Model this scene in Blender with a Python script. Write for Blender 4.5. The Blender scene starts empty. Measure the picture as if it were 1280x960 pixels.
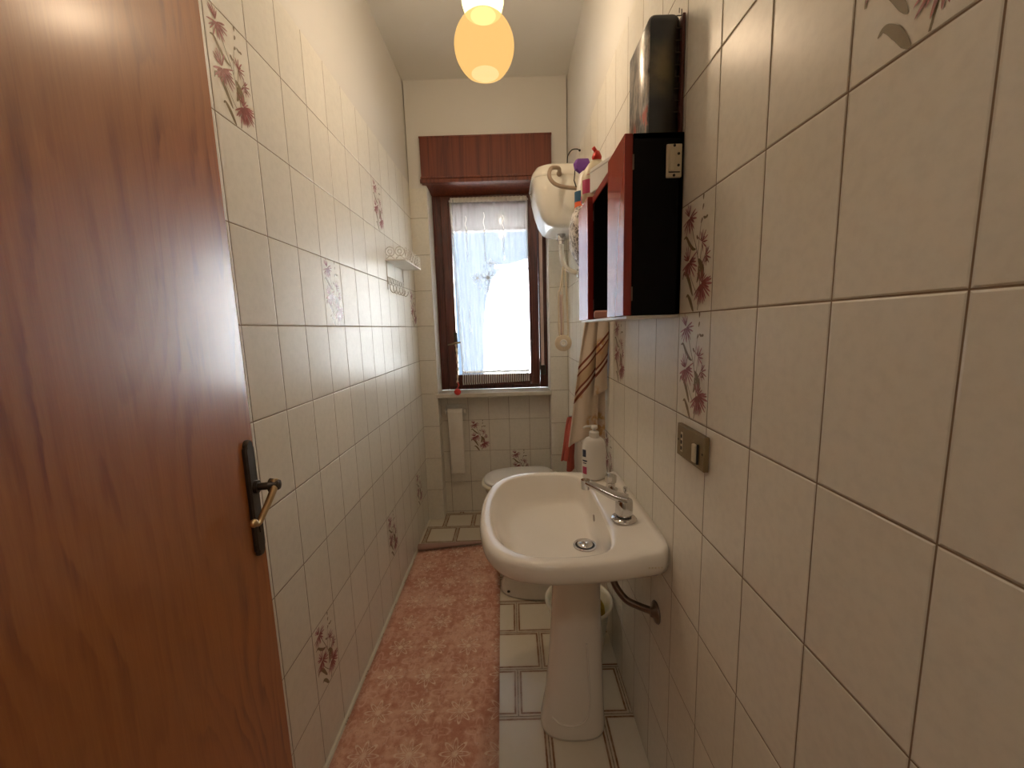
import bpy, bmesh, math, random
from mathutils import Vector, Matrix
random.seed(7)
PI = math.pi
SC = bpy.context.scene
COL = SC.collection

# ------------------------------------------------------------------ room dimensions (metres)
XL, XR = -.642, .397          # left and right wall
YB, YN, YW = 2.78, 2.89, 2.975  # back piers, niche wall under the window, window plane
NL, NR = -.53, .268           # niche sides
ZC = 2.955                    # ceiling
ZT = 2.337                    # top of the wall tiling
TW, TH = .15, .236            # wall tile

# ------------------------------------------------------------------ node helpers
def hexc(r, g, b):
    f = lambda c: (c/255/12.92) if c/255 <= .04045 else ((c/255+.055)/1.055)**2.4
    return (f(r), f(g), f(b), 1)

class N:
    def __init__(s, name):
        s.m = bpy.data.materials.new(name); s.m.use_nodes = True
        s.t = s.m.node_tree; s.t.nodes.clear()
        s.out = s.t.nodes.new('ShaderNodeOutputMaterial')
    def new(s, typ, **kw):
        n = s.t.nodes.new(typ)
        for k, v in kw.items(): setattr(n, k, v)
        return n
    def link(s, a, b): s.t.links.new(a, b)
    def setin(s, sock, v):
        if hasattr(v, 'is_linked') or isinstance(v, bpy.types.NodeSocket): s.link(v, sock)
        elif isinstance(v, (tuple, list)) and sock.type == 'RGBA' and len(v) == 3: sock.default_value = (*v, 1)
        else: sock.default_value = v
    def math(s, op, a, b=None, c=None, clamp=False):
        n = s.new('ShaderNodeMath', operation=op); n.use_clamp = clamp
        s.setin(n.inputs[0], a)
        if b is not None: s.setin(n.inputs[1], b)
        if c is not None: s.setin(n.inputs[2], c)
        return n.outputs[0]
    def coord(s):
        tc = s.new('ShaderNodeTexCoord'); sp = s.new('ShaderNodeSeparateXYZ')
        s.link(tc.outputs['Object'], sp.inputs[0]); return tc.outputs['Object'], sp.outputs[0], sp.outputs[1], sp.outputs[2]
    def combine(s, x, y, z):
        n = s.new('ShaderNodeCombineXYZ')
        for i, v in enumerate((x, y, z)): s.setin(n.inputs[i], v)
        return n.outputs[0]
    def mix(s, f, a, b):
        n = s.new('ShaderNodeMix', data_type='RGBA'); s.setin(n.inputs[0], f); s.setin(n.inputs[6], a); s.setin(n.inputs[7], b)
        return n.outputs[2]
    def noise(s, vec, scale, detail=3, rough=.5, dist=0):
        n = s.new('ShaderNodeTexNoise'); s.link(vec, n.inputs['Vector'])
        n.inputs['Scale'].default_value = scale; n.inputs['Detail'].default_value = detail
        n.inputs['Roughness'].default_value = rough; n.inputs['Distortion'].default_value = dist
        return n.outputs['Fac']
    def mapping(s, vec, scale=(1,1,1), rot=(0,0,0), loc=(0,0,0)):
        n = s.new('ShaderNodeMapping'); s.link(vec, n.inputs[0])
        n.inputs['Scale'].default_value = scale; n.inputs['Rotation'].default_value = rot; n.inputs['Location'].default_value = loc
        return n.outputs[0]
    def ramp(s, f, stops):
        n = s.new('ShaderNodeValToRGB'); s.setin(n.inputs[0], f); e = n.color_ramp.elements
        while len(e) < len(stops): e.new(.5)
        for k, (p, c) in enumerate(stops): e[k].position = p; e[k].color = c if len(c) == 4 else (*c, 1)
        return n.outputs[0]
    def step(s, v, lo, hi, a=0., b=1.):
        n = s.new('ShaderNodeMapRange', interpolation_type='SMOOTHSTEP')
        s.setin(n.inputs[0], v); n.inputs[1].default_value = lo; n.inputs[2].default_value = hi
        n.inputs[3].default_value = a; n.inputs[4].default_value = b; return n.outputs[0]
    def bump(s, h, dist=.001, strength=1.):
        n = s.new('ShaderNodeBump'); s.link(h, n.inputs['Height']); n.inputs['Distance'].default_value = dist
        n.inputs['Strength'].default_value = strength; return n.outputs[0]
    def bsdf(s, color, rough=.5, metal=0., normal=None, coat=0., coat_rough=.05, spec=.5, sheen=0., sss=0.):
        n = s.new('ShaderNodeBsdfPrincipled')
        s.setin(n.inputs['Base Color'], color); s.setin(n.inputs['Roughness'], rough); s.setin(n.inputs['Metallic'], metal)
        n.inputs['Specular IOR Level'].default_value = spec; n.inputs['Coat Weight'].default_value = coat
        n.inputs['Coat Roughness'].default_value = coat_rough; n.inputs['Sheen Weight'].default_value = sheen
        n.inputs['Subsurface Weight'].default_value = sss
        if normal is not None: s.link(normal, n.inputs['Normal'])
        return n.outputs[0]
    def done(s, sh): s.link(sh, s.out.inputs[0]); return s.m

def simple(name, col, rough=.5, metal=0., coat=0., noise_amt=.08, nscale=12, bump=0., spec=.5, sheen=0.):
    n = N(name); v, *_ = n.coord()
    f = n.noise(v, nscale, 3)
    d = tuple(max(0, c*(1-noise_amt)) for c in col[:3]); l = tuple(min(1, c*(1+noise_amt)) for c in col[:3])
    c = n.mix(f, d, l)
    nm = n.bump(n.noise(v, nscale*8, 2), .001, bump) if bump else None
    return n.done(n.bsdf(c, rough, metal, nm, coat, spec=spec, sheen=sheen))

def tile_mat(name, ax, u0, z0, col=(.86, .82, .725), grout=(.27, .19, .12)):
    n = N(name); v, x, y, z = n.coord()
    h = x if ax == 'x' else y
    u = n.math('DIVIDE', n.math('SUBTRACT', h, u0), TW); w = n.math('DIVIDE', n.math('SUBTRACT', z, z0), TH)
    fu = n.math('FRACT', u); fw = n.math('FRACT', w)
    du = n.math('MULTIPLY', n.math('MINIMUM', fu, n.math('SUBTRACT', 1, fu)), TW)
    dw = n.math('MULTIPLY', n.math('MINIMUM', fw, n.math('SUBTRACT', 1, fw)), TH)
    d = n.math('MINIMUM', du, dw)
    gm = n.step(d, .0007, .0013)
    cell = n.combine(n.math('FLOOR', u), n.math('FLOOR', w), 0.)
    wn = n.new('ShaderNodeTexWhiteNoise'); n.link(cell, wn.inputs['Vector'])
    sp = n.new('ShaderNodeSeparateColor'); n.link(wn.outputs['Color'], sp.inputs[0])
    shade = n.math('MULTIPLY_ADD', sp.outputs[0], .07, .965)
    mott = n.noise(v, 60, 4, .6)
    tc = n.mix(n.step(mott, .35, .75), col, tuple(c*.94 for c in col))
    vm = n.new('ShaderNodeVectorMath', operation='SCALE'); n.link(tc, vm.inputs[0]); n.link(shade, vm.inputs['Scale'])
    c = n.mix(gm, grout, vm.outputs[0])
    edge = n.step(d, .0003, .0035)
    tilt = n.math('ADD', n.math('MULTIPLY', n.math('SUBTRACT', fu, .5), n.math('MULTIPLY_ADD', sp.outputs[1], 2, -1)),
                  n.math('MULTIPLY', n.math('SUBTRACT', fw, .5), n.math('MULTIPLY_ADD', sp.outputs[2], 2, -1)))
    hh = n.math('ADD', edge, n.math('MULTIPLY', tilt, .55))
    hh = n.math('ADD', hh, n.math('MULTIPLY', n.noise(v, 11, 1), .35))
    nm = n.bump(hh, .0016, 1.)
    rough = n.step(gm, 0, 1, .8, .31)
    return n.done(n.bsdf(c, rough, 0, nm, spec=.27))

def floor_mat():
    n = N('bordered beige floor tiles'); v, x, y, z = n.coord()
    T = .2
    r = n.math('DIVIDE', n.math('SUBTRACT', y, .055), T); row = n.math('FLOOR', r)
    odd = n.math('MULTIPLY', n.math('FRACT', n.math('MULTIPLY', row, .5)), 2)      # 0 or 1
    u = n.math('DIVIDE', n.math('SUBTRACT', x, n.math('MULTIPLY_ADD', odd, .1, -.0135)), T)
    fu = n.math('FRACT', u); fr = n.math('FRACT', r)
    du = n.math('MULTIPLY', n.math('MINIMUM', fu, n.math('SUBTRACT', 1, fu)), T)
    dr = n.math('MULTIPLY', n.math('MINIMUM', fr, n.math('SUBTRACT', 1, fr)), T)
    d = n.math('MINIMUM', du, dr)
    d = n.math('ADD', d, n.math('MULTIPLY', n.math('SUBTRACT', n.noise(v, 90, 3), .5), .0022))
    c = n.ramp(n.math('MULTIPLY', d, 40), [(0, (.05,.03,.02)), (.022, (.07,.04,.022)), (.04, (.52,.42,.30)), (.30, (.60,.51,.38)),
        (.35, (.22,.105,.05)), (.56, (.27,.14,.07)), (.62, (.68,.60,.46)), (1, (.74,.67,.54))])
    vein = n.step(n.noise(v, 16, 5, .6, 1.2), .35, .75)
    c = n.mix(n.math('MULTIPLY', vein, .35), c, (.70, .62, .48))
    nm = n.bump(n.step(d, .0005, .003), .0012, .8)
    return n.done(n.bsdf(c, .16, 0, nm))

def plaster(name, col):
    n = N(name); v, *_ = n.coord()
    f = n.noise(v, 3, 4); c = n.mix(f, tuple(a*.95 for a in col), col)
    nm = n.bump(n.noise(v, 55, 3), .0015, .35)
    return n.done(n.bsdf(c, .85, 0, nm))

def wood(name, dark, mid, light, axis_scale=(9, 9, .7), rough=.3, coat=.3, rot=(0,0,0), streak=1.2, coat_rough=.2):
    n = N(name); v, *_ = n.coord()
    p = n.mapping(v, axis_scale, rot)
    a = n.noise(p, 1.0, 3, .55, streak)
    rings = n.math('FRACT', n.math('MULTIPLY', a, 7))
    rings = n.math('ABSOLUTE', n.math('SUBTRACT', rings, .5))
    g = n.noise(n.mapping(v, tuple(k*14 if k > 2 else k*3 for k in axis_scale), rot), 1.0, 4, .6)
    f = n.math('ADD', n.math('MULTIPLY', rings, 1.1), n.math('MULTIPLY', g, .55))
    c = n.ramp(f, [(.18, dark), (.42, mid), (.85, light)])
    nm = n.bump(g, .0006, .25)
    return n.done(n.bsdf(c, rough, 0, nm, coat, coat_rough))

def door_wood():
    n = N('varnished orange-brown pine veneer'); v, x, y, z = n.coord()
    warp = n.noise(n.mapping(v, (1, 1.9, .55)), 1.5, 2, .45, .3)
    wob = n.noise(n.mapping(v, (1, 22, 5)), 1., 4, .65)
    q = n.math('ADD', n.math('MULTIPLY', y, 15.), n.math('ADD', n.math('MULTIPLY', warp, 20), n.math('MULTIPLY', wob, 1.1)))
    saw = n.math('FRACT', q)
    line = n.math('MULTIPLY', n.step(saw, .25, .85, 0, 1), n.step(saw, .86, 1., 1, 0))
    patch = n.step(n.noise(n.mapping(v, (1, 5, .9)), 1.7, 4, .6, 1.2), .46, .72)
    fine = n.noise(n.mapping(v, (1, 260, 7)), 1., 4, .7)
    blot = n.step(n.noise(n.mapping(v, (1, 15, 2.0)), 1.3, 3, .6, .8), .60, .72)
    f = n.math('ADD', n.math('MULTIPLY', line, n.math('MULTIPLY_ADD', patch, .26, .06)), n.math('MULTIPLY', fine, .30))
    f = n.math('ADD', f, n.math('MULTIPLY', blot, .15))
    c = n.ramp(f, [(.03, (.42, .145, .030)), (.25, (.31, .093, .016)), (.45, (.20, .052, .009)), (.75, (.09, .020, .004))])
    nm = n.bump(n.math('ADD', fine, n.math('MULTIPLY', line, -.4)), .0004, .3)
    return n.done(n.bsdf(c, .40, 0, nm, .5, .22))

def rug_mat():
    n = N('rust pink ornate carpet'); v, x, y, z = n.coord()
    def medal(ox, oy, s, k, col_a):
        fx = n.math('SUBTRACT', n.math('FRACT', n.math('DIVIDE', n.math('ADD', x, ox), s)), .5)
        fy = n.math('SUBTRACT', n.math('FRACT', n.math('DIVIDE', n.math('ADD', y, oy), s)), .5)
        r = n.math('SQRT', n.math('ADD', n.math('POWER', fx, 2), n.math('POWER', fy, 2)))
        a = n.math('ARCTAN2', fy, fx)
        pet = n.math('MULTIPLY_ADD', n.math('COSINE', n.math('MULTIPLY', a, k)), .10, .22)
        rad = n.math('SUBTRACT', r, pet)
        ring = n.step(n.math('ABSOLUTE', rad), .015, .045, 1, 0)
        core = n.step(r, .05, .09, 1, 0)
        ray = n.math('MULTIPLY', n.step(n.math('COSINE', n.math('MULTIPLY', a, k*2)), .2, .7), n.step(r, .12, .22, 1, 0))
        return n.math('MAXIMUM', ring, n.math('MAXIMUM', core, n.math('MULTIPLY', ray, .7)))
    m1 = medal(0, 0, .15, 8, None); m2 = medal(.075, .075, .15, 4, None); m3 = medal(.04, .02, .05, 4, None)
    nz = n.noise(v, 35, 4, .7); big = n.noise(v, 6, 3, .6)
    base = n.mix(n.step(n.math('ADD', n.math('MULTIPLY', big, .5), n.math('MULTIPLY', n.noise(v, 42, 3, .6), .5)), .40, .60), (.52, .235, .155), (.70, .41, .29))
    c = n.mix(n.math('MULTIPLY', m1, n.step(nz, .35, .6, .4, .95)), base, (.82, .64, .48))
    c = n.mix(n.math('MULTIPLY', m2, n.step(nz, .4, .65, .7, .15)), c, (.75, .47, .36))
    c = n.mix(n.math('MULTIPLY', m3, n.step(nz, .38, .6, .0, .42)), c, (.33, .11, .06))
    dots = n.step(n.noise(v, 75, 2, .5), .62, .72)
    c = n.mix(n.math('MULTIPLY', dots, .45), c, (.72, .52, .42))
    nm = n.bump(n.noise(v, 420, 2), .002, .5)
    return n.done(n.bsdf(c, .9, 0, nm, sheen=.1, spec=.2))

# ------------------------------------------------------------------ mesh builder
class MB:
    def __init__(s): s.v = []; s.f = []; s.m = []; s.cur = 0
    def mat(s, i): s.cur = i; return s
    def add(s, vs, fs):
        o = len(s.v); s.v += [tuple(p) for p in vs]
        for f in fs: s.f.append(tuple(o+i for i in f)); s.m.append(s.cur)
        return s
    def box(s, x0, x1, y0, y1, z0, z1):
        return s.add([(x0,y0,z0),(x1,y0,z0),(x1,y1,z0),(x0,y1,z0),(x0,y0,z1),(x1,y0,z1),(x1,y1,z1),(x0,y1,z1)],
            [(0,3,2,1),(4,5,6,7),(0,1,5,4),(1,2,6,5),(2,3,7,6),(3,0,4,7)])
    def loft(s, rings, cap0=True, cap1=True, closed=True):
        n = len(rings[0]); vs = [p for r in rings for p in r]; fs = []
        for k in range(len(rings)-1):
            for i in range(n if closed else n-1):
                j = (i+1) % n
                fs.append((k*n+i, k*n+j, (k+1)*n+j, (k+1)*n+i))
        if cap0: fs.append(tuple(range(n))[::-1])
        if cap1: fs.append(tuple((len(rings)-1)*n+i for i in range(n)))
        return s.add(vs, fs)
    def lathe(s, prof, c=(0,0,0), axis='z', n=32, cap0=True, cap1=True, sx=1., sy=1.):
        rings = []
        for r, h in prof:
            ring = []
            for i in range(n):
                a = 2*PI*i/n; p, q = r*math.cos(a)*sx, r*math.sin(a)*sy
                if axis == 'z': ring.append((c[0]+p, c[1]+q, c[2]+h))
                elif axis == 'x': ring.append((c[0]+h, c[1]+p, c[2]+q))
                else: ring.append((c[0]+q, c[1]+h, c[2]+p))
            rings.append(ring)
        return s.loft(rings, cap0, cap1)
    def cyl(s, p0, p1, r0, r1=None, n=20):
        r1 = r0 if r1 is None else r1
        return s.tube([p0, p1], [r0, r1], n)
    def tube(s, pts, rad, n=10, closed=False, flat=None):
        pts = [Vector(p) for p in pts]; m = len(pts)
        if not isinstance(rad, (list, tuple)): rad = [rad]*m
        rings = []; prev = None
        for i, p in enumerate(pts):
            if closed: t = (pts[(i+1) % m]-pts[i-1]).normalized()
            else: t = (pts[min(i+1, m-1)]-pts[max(i-1, 0)]).normalized()
            if prev is None:
                a = Vector((0,0,1)) if abs(t.z) < .9 else Vector((1,0,0))
                u = t.cross(a).normalized()
            else: u = (prev-t*prev.dot(t)).normalized()
            w = t.cross(u); prev = u
            f = flat or 1.
            rings.append([tuple(p+u*(rad[i]*math.cos(2*PI*k/n))+w*(rad[i]*f*math.sin(2*PI*k/n))) for k in range(n)])
        if closed: rings.append(rings[0]); return s.loft(rings, False, False)
        return s.loft(rings)
    def sphere(s, c, r, n=20, sz=1.):
        k = n//2
        prof = [(max(1e-5, r*math.sin(PI*i/k)), -r*sz*math.cos(PI*i/k)) for i in range(k+1)]
        return s.lathe(prof, c, 'z', n)
    def grid(s, fn, nu, nv):
        vs = [fn(i/nu, j/nv) for j in range(nv+1) for i in range(nu+1)]
        return s.add(vs, [(j*(nu+1)+i, j*(nu+1)+i+1, (j+1)*(nu+1)+i+1, (j+1)*(nu+1)+i) for j in range(nv) for i in range(nu)])
    def build(s, name, mats, parent=None, smooth=False, bevel=0., seg=2, solid=0., sub=0, auto=None, weld=False):
        me = bpy.data.meshes.new(name)
        org = parent['_o'] if parent is not None else (0, 0, 0)
        me.from_pydata([(p[0]-org[0], p[1]-org[1], p[2]-org[2]) for p in s.v], [], s.f)
        if not isinstance(mats, (list, tuple)): mats = [mats]
        for m in mats: me.materials.append(m)
        me.polygons.foreach_set('material_index', s.m)
        bm = bmesh.new(); bm.from_mesh(me)
        if weld: bmesh.ops.remove_doubles(bm, verts=bm.verts, dist=1e-5)
        if s.f and not getattr(s, 'nonorm', False): bmesh.ops.recalc_face_normals(bm, faces=bm.faces)
        bm.to_mesh(me); bm.free()
        me.polygons.foreach_set('use_smooth', [smooth]*len(me.polygons))
        o = bpy.data.objects.new(name, me); COL.objects.link(o)
        if parent is not None: o.parent = parent; o['_o'] = list(org)
        else: o['_o'] = [0., 0., 0.]
        if solid: md = o.modifiers.new('s', 'SOLIDIFY'); md.thickness = solid; md.offset = 0
        if bevel:
            md = o.modifiers.new('b', 'BEVEL'); md.width = bevel; md.segments = seg; md.limit_method = 'ANGLE'; md.angle_limit = math.radians(35)
        if sub: md = o.modifiers.new('u', 'SUBSURF'); md.levels = sub; md.render_levels = sub
        if auto is not None:
            me.polygons.foreach_set('use_smooth', [True]*len(me.polygons)); me.set_sharp_from_angle(angle=math.radians(auto))
        return o

def thing(name, label, cat, loc, group=None):
    o = bpy.data.objects.new(name, None); COL.objects.link(o); o.location = loc; o.empty_display_size = .05
    o['label'] = label; o['category'] = cat; o['_o'] = list(loc)
    if group: o['group'] = group
    return o
def tag(o, label, cat, group=None):
    o['label'] = label; o['category'] = cat
    if group: o['group'] = group
    return o
def struct(o): o['kind'] = 'structure'; return o

def catmull(pts, n=12, closed=False):
    P = [Vector(p) for p in pts]; m = len(P); out = []
    for i in range(m if closed else m-1):
        p0, p1, p2, p3 = (P[(i-1) % m], P[i], P[(i+1) % m], P[(i+2) % m]) if closed else (P[max(i-1,0)], P[i], P[i+1], P[min(i+2,m-1)])
        for k in range(n):
            t = k/n
            out.append(.5*((2*p1)+(-p0+p2)*t+(2*p0-5*p1+4*p2-p3)*t*t+(-p0+3*p1-3*p2+p3)*t**3))
    if not closed: out.append(P[-1])
    return out

def polar(ctrl, c, n):
    """closed outline resampled at n equal angles round c"""
    d = catmull([(*p, 0) for p in ctrl], 16, True); res = []
    for i in range(n):
        a = 2*PI*i/n; dx, dy = math.cos(a), math.sin(a); best = None
        for k in range(len(d)):
            p, q = d[k], d[(k+1) % len(d)]
            ex, ey = q.x-p.x, q.y-p.y; den = dx*ey-dy*ex
            if abs(den) < 1e-12: continue
            t = ((p.x-c[0])*ey-(p.y-c[1])*ex)/den; w = ((p.x-c[0])*dy-(p.y-c[1])*dx)/den
            if t > 0 and -1e-6 <= w <= 1+1e-6 and (best is None or t > best): best = t
        res.append((c[0]+dx*best, c[1]+dy*best))
    return res

# ------------------------------------------------------------------ materials
M = {}
M['tileL'] = tile_mat('cream glazed wall tile left', 'y', 1.1134, 1.406)
M['tileR'] = tile_mat('cream glazed wall tile right', 'y', .3526, 1.403)
M['tileB'] = tile_mat('cream glazed wall tile back', 'x', -.183, 1.423)
M['tileP'] = tile_mat('cream glazed pier tile', 'x', -.66, 1.409)
M['floor'] = floor_mat()
M['plaster'] = plaster('white wall plaster', (.82, .79, .73))
M['ceil'] = plaster('white ceiling plaster', (.82, .80, .74))
M['hall'] = plaster('hallway plaster', (.62, .55, .44))
M['petal'] = simple('dusty rose flower paint', (.40, .14, .14), .3, nscale=90, noise_amt=.35)
M['petal2'] = simple('deep red flower paint', (.27, .07, .065), .3, nscale=90, noise_amt=.3)
M['leaf'] = simple('olive brown leaf paint', (.22, .16, .07), .3, nscale=90, noise_amt=.3)
M['door'] = door_wood()
M['maho'] = wood('dark mahogany window timber', (.035, .008, .006), (.085, .018, .012), (.13, .03, .018), (16, 16, .8), .28, .4)
M['box'] = wood('red brown pine shutter box', (.075, .014, .008), (.145, .028, .012), (.20, .045, .018), (14, 14, .35), .35, .3, streak=.5)
M['rug'] = rug_mat()
M['rugback'] = simple('pinkish carpet backing', (.42, .27, .22), .9, bump=.4)
M['ceramic'] = simple('glazed white vitreous china', (.88, .83, .75), .12, coat=.3, noise_amt=.02)
M['ceramic2'] = simple('glazed greyish white china', (.82, .79, .71), .14, coat=.3, noise_amt=.02)
M['chrome'] = simple('chromed brass', (.62, .61, .61), .07, 1., noise_amt=.05)
M['darkchrome'] = simple('tarnished pipe chrome', (.22, .17, .14), .3, 1., noise_amt=.25, nscale=40)
M['brass'] = simple('worn brass lever', (.55, .42, .24), .28, 1., noise_amt=.2, nscale=60)
M['bronze'] = simple('dark bronze escutcheon', (.075, .06, .05), .38, .8, noise_amt=.25, nscale=60)
M['plate'] = simple('bronzed switch plate', (.26, .19, .095), .4, .35, noise_amt=.06)
M['black'] = simple('black interior', (.003, .003, .004), .6, spec=.1)
M['blacklam'] = simple('black laminate', (.003, .003, .004), .6, spec=.12)
M['red'] = simple('glossy red lacquer', (.46, .065, .028), .25, coat=.6, noise_amt=.05)
M['redede'] = simple('dark red lacquer edge', (.30, .025, .018), .3, noise_amt=.05)
M['white'] = simple('white plastic', (.80, .78, .74), .3, noise_amt=.03)
M['cream'] = simple('cream plastic', (.86, .82, .66), .35, noise_amt=.04)
M['ivory'] = simple('ivory plastic', (.68, .60, .44), .4, noise_amt=.04)
M['marble'] = simple('pale marble sill', (.66, .61, .52), .25, noise_amt=.14, nscale=18)
M['redpl'] = simple('bright red plastic', (.60, .03, .02), .35)
M['purple'] = simple('purple plastic', (.16, .05, .30), .3)
M['pink'] = simple('magenta label', (.52, .06, .15), .35)
M['blue'] = simple('blue label', (.02, .10, .20), .35)
M['orange'] = simple('orange label', (.75, .12, .03), .35)
M['navy'] = simple('navy label', (.03, .04, .09), .4)
M['paper'] = simple('white toilet paper', (.82, .78, .70), .95, bump=.3)
M['cord'] = simple('cream cotton cord', (.72, .60, .44), .9, bump=.5, nscale=60)
M['soap'] = simple('pink soap', (.55, .25, .20), .45)
M['yellow'] = simple('mustard cloth', (.40, .27, .02), .8)
M['rubber'] = simple('black rubber', (.015, .015, .015), .6)
M['hose'] = simple('beige plastic hose', (.36, .27, .20), .5)
M['wire'] = simple('white coated wire', (.74, .68, .58), .4)
M['pinkc'] = simple('salmon terry cloth', (.58, .13, .09), .95, bump=.8, nscale=40)
M['grey'] = simple('grey shutter slats', (.50, .46, .44), .6)
M['strap'] = simple('pale webbing strap', (.62, .46, .40), .9)
M['silicone'] = simple('pale sealant', (.70, .64, .52), .5)

# ------------------------------------------------------------------ painted flowers on the decor tiles
def petal_poly(cx, cy, a, l0, l1, w):
    pts = []
    ca, sa = math.cos(a), math.sin(a)
    for t, ww in ((0, .25), (.35, .8), (.7, 1.), (.92, .55), (1., 0), (.92, -.55), (.7, -1), (.35, -.8), (0, -.25)):
        r = l0+(l1-l0)*t; q = ww*w*.5
        pts.append((cx+r*ca-q*sa, cy+r*sa+q*ca))
    return pts
def stroke(pts, ws):
    P = [p for p in catmull([(*p, 0) for p in pts], 6)]; m = len(P); L = []; R = []
    for i, p in enumerate(P):
        t = (P[min(i+1, m-1)]-P[max(i-1, 0)]).normalized(); k = i/(m-1)*(len(ws)-1); j = min(int(k), len(ws)-2)
        w = (ws[j]+(ws[j+1]-ws[j])*(k-j))*.5
        L.append((p.x-t.y*w, p.y+t.x*w)); R.append((p.x+t.y*w, p.y-t.x*w))
    return [(L[i], L[i+1], R[i+1], R[i]) for i in range(m-1)]
def decor_polys():
    out = []; rnd = random.Random(3)
    def aster(cx, cy, r, n, a0, spread, w=.105):
        # ragged daisy seen from the side: long thin rays fanning out, a second darker row over them
        for row, (mat, k0, k1) in enumerate(((1, .80, 1.15), (2, .40, .75))):
            for k in range(n if row != 1 else n*2//3):
                a = a0-spread/2+spread*(k+.5+rnd.uniform(-.3, .3))/(n if row != 1 else n*2//3)
                out.append((petal_poly(cx, cy, a, r*.04, r*rnd.uniform(k0, k1), r*w*rnd.uniform(.8, 1.3)), mat))
    def leaf(p, w):
        for q in stroke(p, w): out.append((list(q), 3))
    for p, w in ((((.090,.004),(.097,.04),(.094,.08),(.080,.125),(.060,.165),(.050,.19)), (.0028,.0024,.0018)),
                 (((.092,.08),(.098,.12),(.106,.150)), (.002,.0016)), (((.084,.120),(.090,.160),(.098,.190)), (.0018,.0012)),
                 (((.094,.030),(.070,.055),(.048,.085)), (.002,.0016)), (((.096,.085),(.110,.105),(.120,.118)), (.0018,.0014))): leaf(p, w)
    leaf(((.014,.076),(.018,.088),(.032,.086),(.046,.070),(.060,.046),(.066,.036)), (.002,.006,.010,.012,.008,.002))
    leaf(((.034,.034),(.042,.038),(.055,.026),(.066,.010),(.072,.002)), (.0015,.007,.011,.009,.003))
    leaf(((.014,.164),(.026,.166),(.042,.150),(.060,.136),(.074,.132)), (.0015,.006,.009,.008,.002))
    leaf(((.088,.110),(.098,.100),(.106,.086),(.108,.068)), (.003,.013,.017,.010))
    leaf(((.084,.062),(.092,.078),(.090,.096)), (.003,.012,.004))
    for cx, cy, a in ((.100,.205,1.2),(.104,.190,-.4),(.094,.180,.9),(.112,.186,.2),(.102,.224,1.5),(.118,.100,.3),(.084,.150,2.2)):
        out.append((petal_poly(cx, cy, a, 0, .012, .006), 3))
    aster(.040, .203, .034, 12, -1.2, 3.4); aster(.038, .206, .028, 6, 1.9, 1.6)
    aster(.102, .142, .026, 8, .6, 4.4); aster(.120, .112, .024, 8, -.5, 4.6)
    aster(.044, .110, .040, 12, -1.1, 3.4); aster(.042, .113, .032, 6, 2.1, 2.0)
    aster(.104, .058, .043, 15, -1.1, 3.0); aster(.106, .060, .028, 7, 1.3, 2.4)
    return out
DEC = decor_polys()
def decor(mb, place):
    for k, (poly, m) in enumerate(DEC):
        mb.mat(m); vs = [place(u, v, .0002+k*2.5e-6) for u, v in poly]; mb.add(vs, [tuple(range(len(vs)))])
    mb.mat(0)
FM = lambda t: [t, M['petal'], M['petal2'], M['leaf'], M['plaster']]

# ------------------------------------------------------------------ room shell
b = MB(); b.box(XL-.1, XR+.1, -1.9, YW+.25, -.12, 0)
struct(b.build('floor', M['floor']))
b = MB(); b.box(XL-.1, XR+.1, -1.9, YW+.25, ZC, ZC+.12)
struct(b.build('ceiling', M['ceil']))

b = MB(); b.box(XL-.1, XL, 0, YW+.25, 0, ZT)
b.mat(4).box(XL-.1, XL-.006, -.001, YW+.25, ZT, ZC)
for y0, z0 in ((1.1134, .226), (1.8634, .226), (2.4634, .226), (2.6134, 1.406), (2.0134, 1.878), (1.4134, 1.406), (.9634, 1.878)):
    decor(b, lambda u, v, d, y0=y0, z0=z0: (XL+d, y0+u, z0+v))
struct(b.build('wall_left', FM(M['tileL'])))

b = MB(); b.box(XR, XR+.1, 0, YW+.25, 0, ZT)
b.mat(4).box(XR+.006, XR+.1, -.001, YW+.25, ZT, ZC)
for y0, z0 in ((.8026, 1.403), (.8026, 1.167), (1.4026, 1.167), (1.5526, .695), (.3526, 1.639)):
    decor(b, lambda u, v, d, y0=y0, z0=z0: (XR-d, y0+TW-u, z0+v))
struct(b.build('wall_right', FM(M['tileR'])))

# back wall: two tiled piers, tiled niche under the sill, plaster above
b = MB()
def qd(a, bb, c, d): b.add([a, bb, c, d], [(0, 1, 2, 3)])
ZP = 2.305; WO = YW+.25      # pier tile height, outer face
b.mat(5)
b.box(XL, NL, YB, WO, 0, ZP); b.box(NR, XR, YB, WO, 0, ZP)
b.mat(0); b.box(NL, NR, YN, WO, 0, .905)
b.mat(4)
b.box(XL, NL-.0, YB+.004, WO, ZP, 2.60); b.box(NR, XR, YB+.004, WO, ZP, 2.60)
b.box(XL, XR, YB+.004, WO, 2.60, ZC)
# plastered reveals above the sill
b.box(NL-.001, NL+.004, YB-.001, YW, .935, ZP+.01); b.box(NR-.004, NR+.001, YB-.001, YW, .935, ZP+.01)
for x0, z0 in ((-.333, .486-.007), (-.033, .243)):
    decor(b, lambda u, v, d, x0=x0, z0=z0: (x0+u, YN-d, z0+v))
struct(b.build('wall_back', FM(M['tileB'])+[M['tileP']]))

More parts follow.
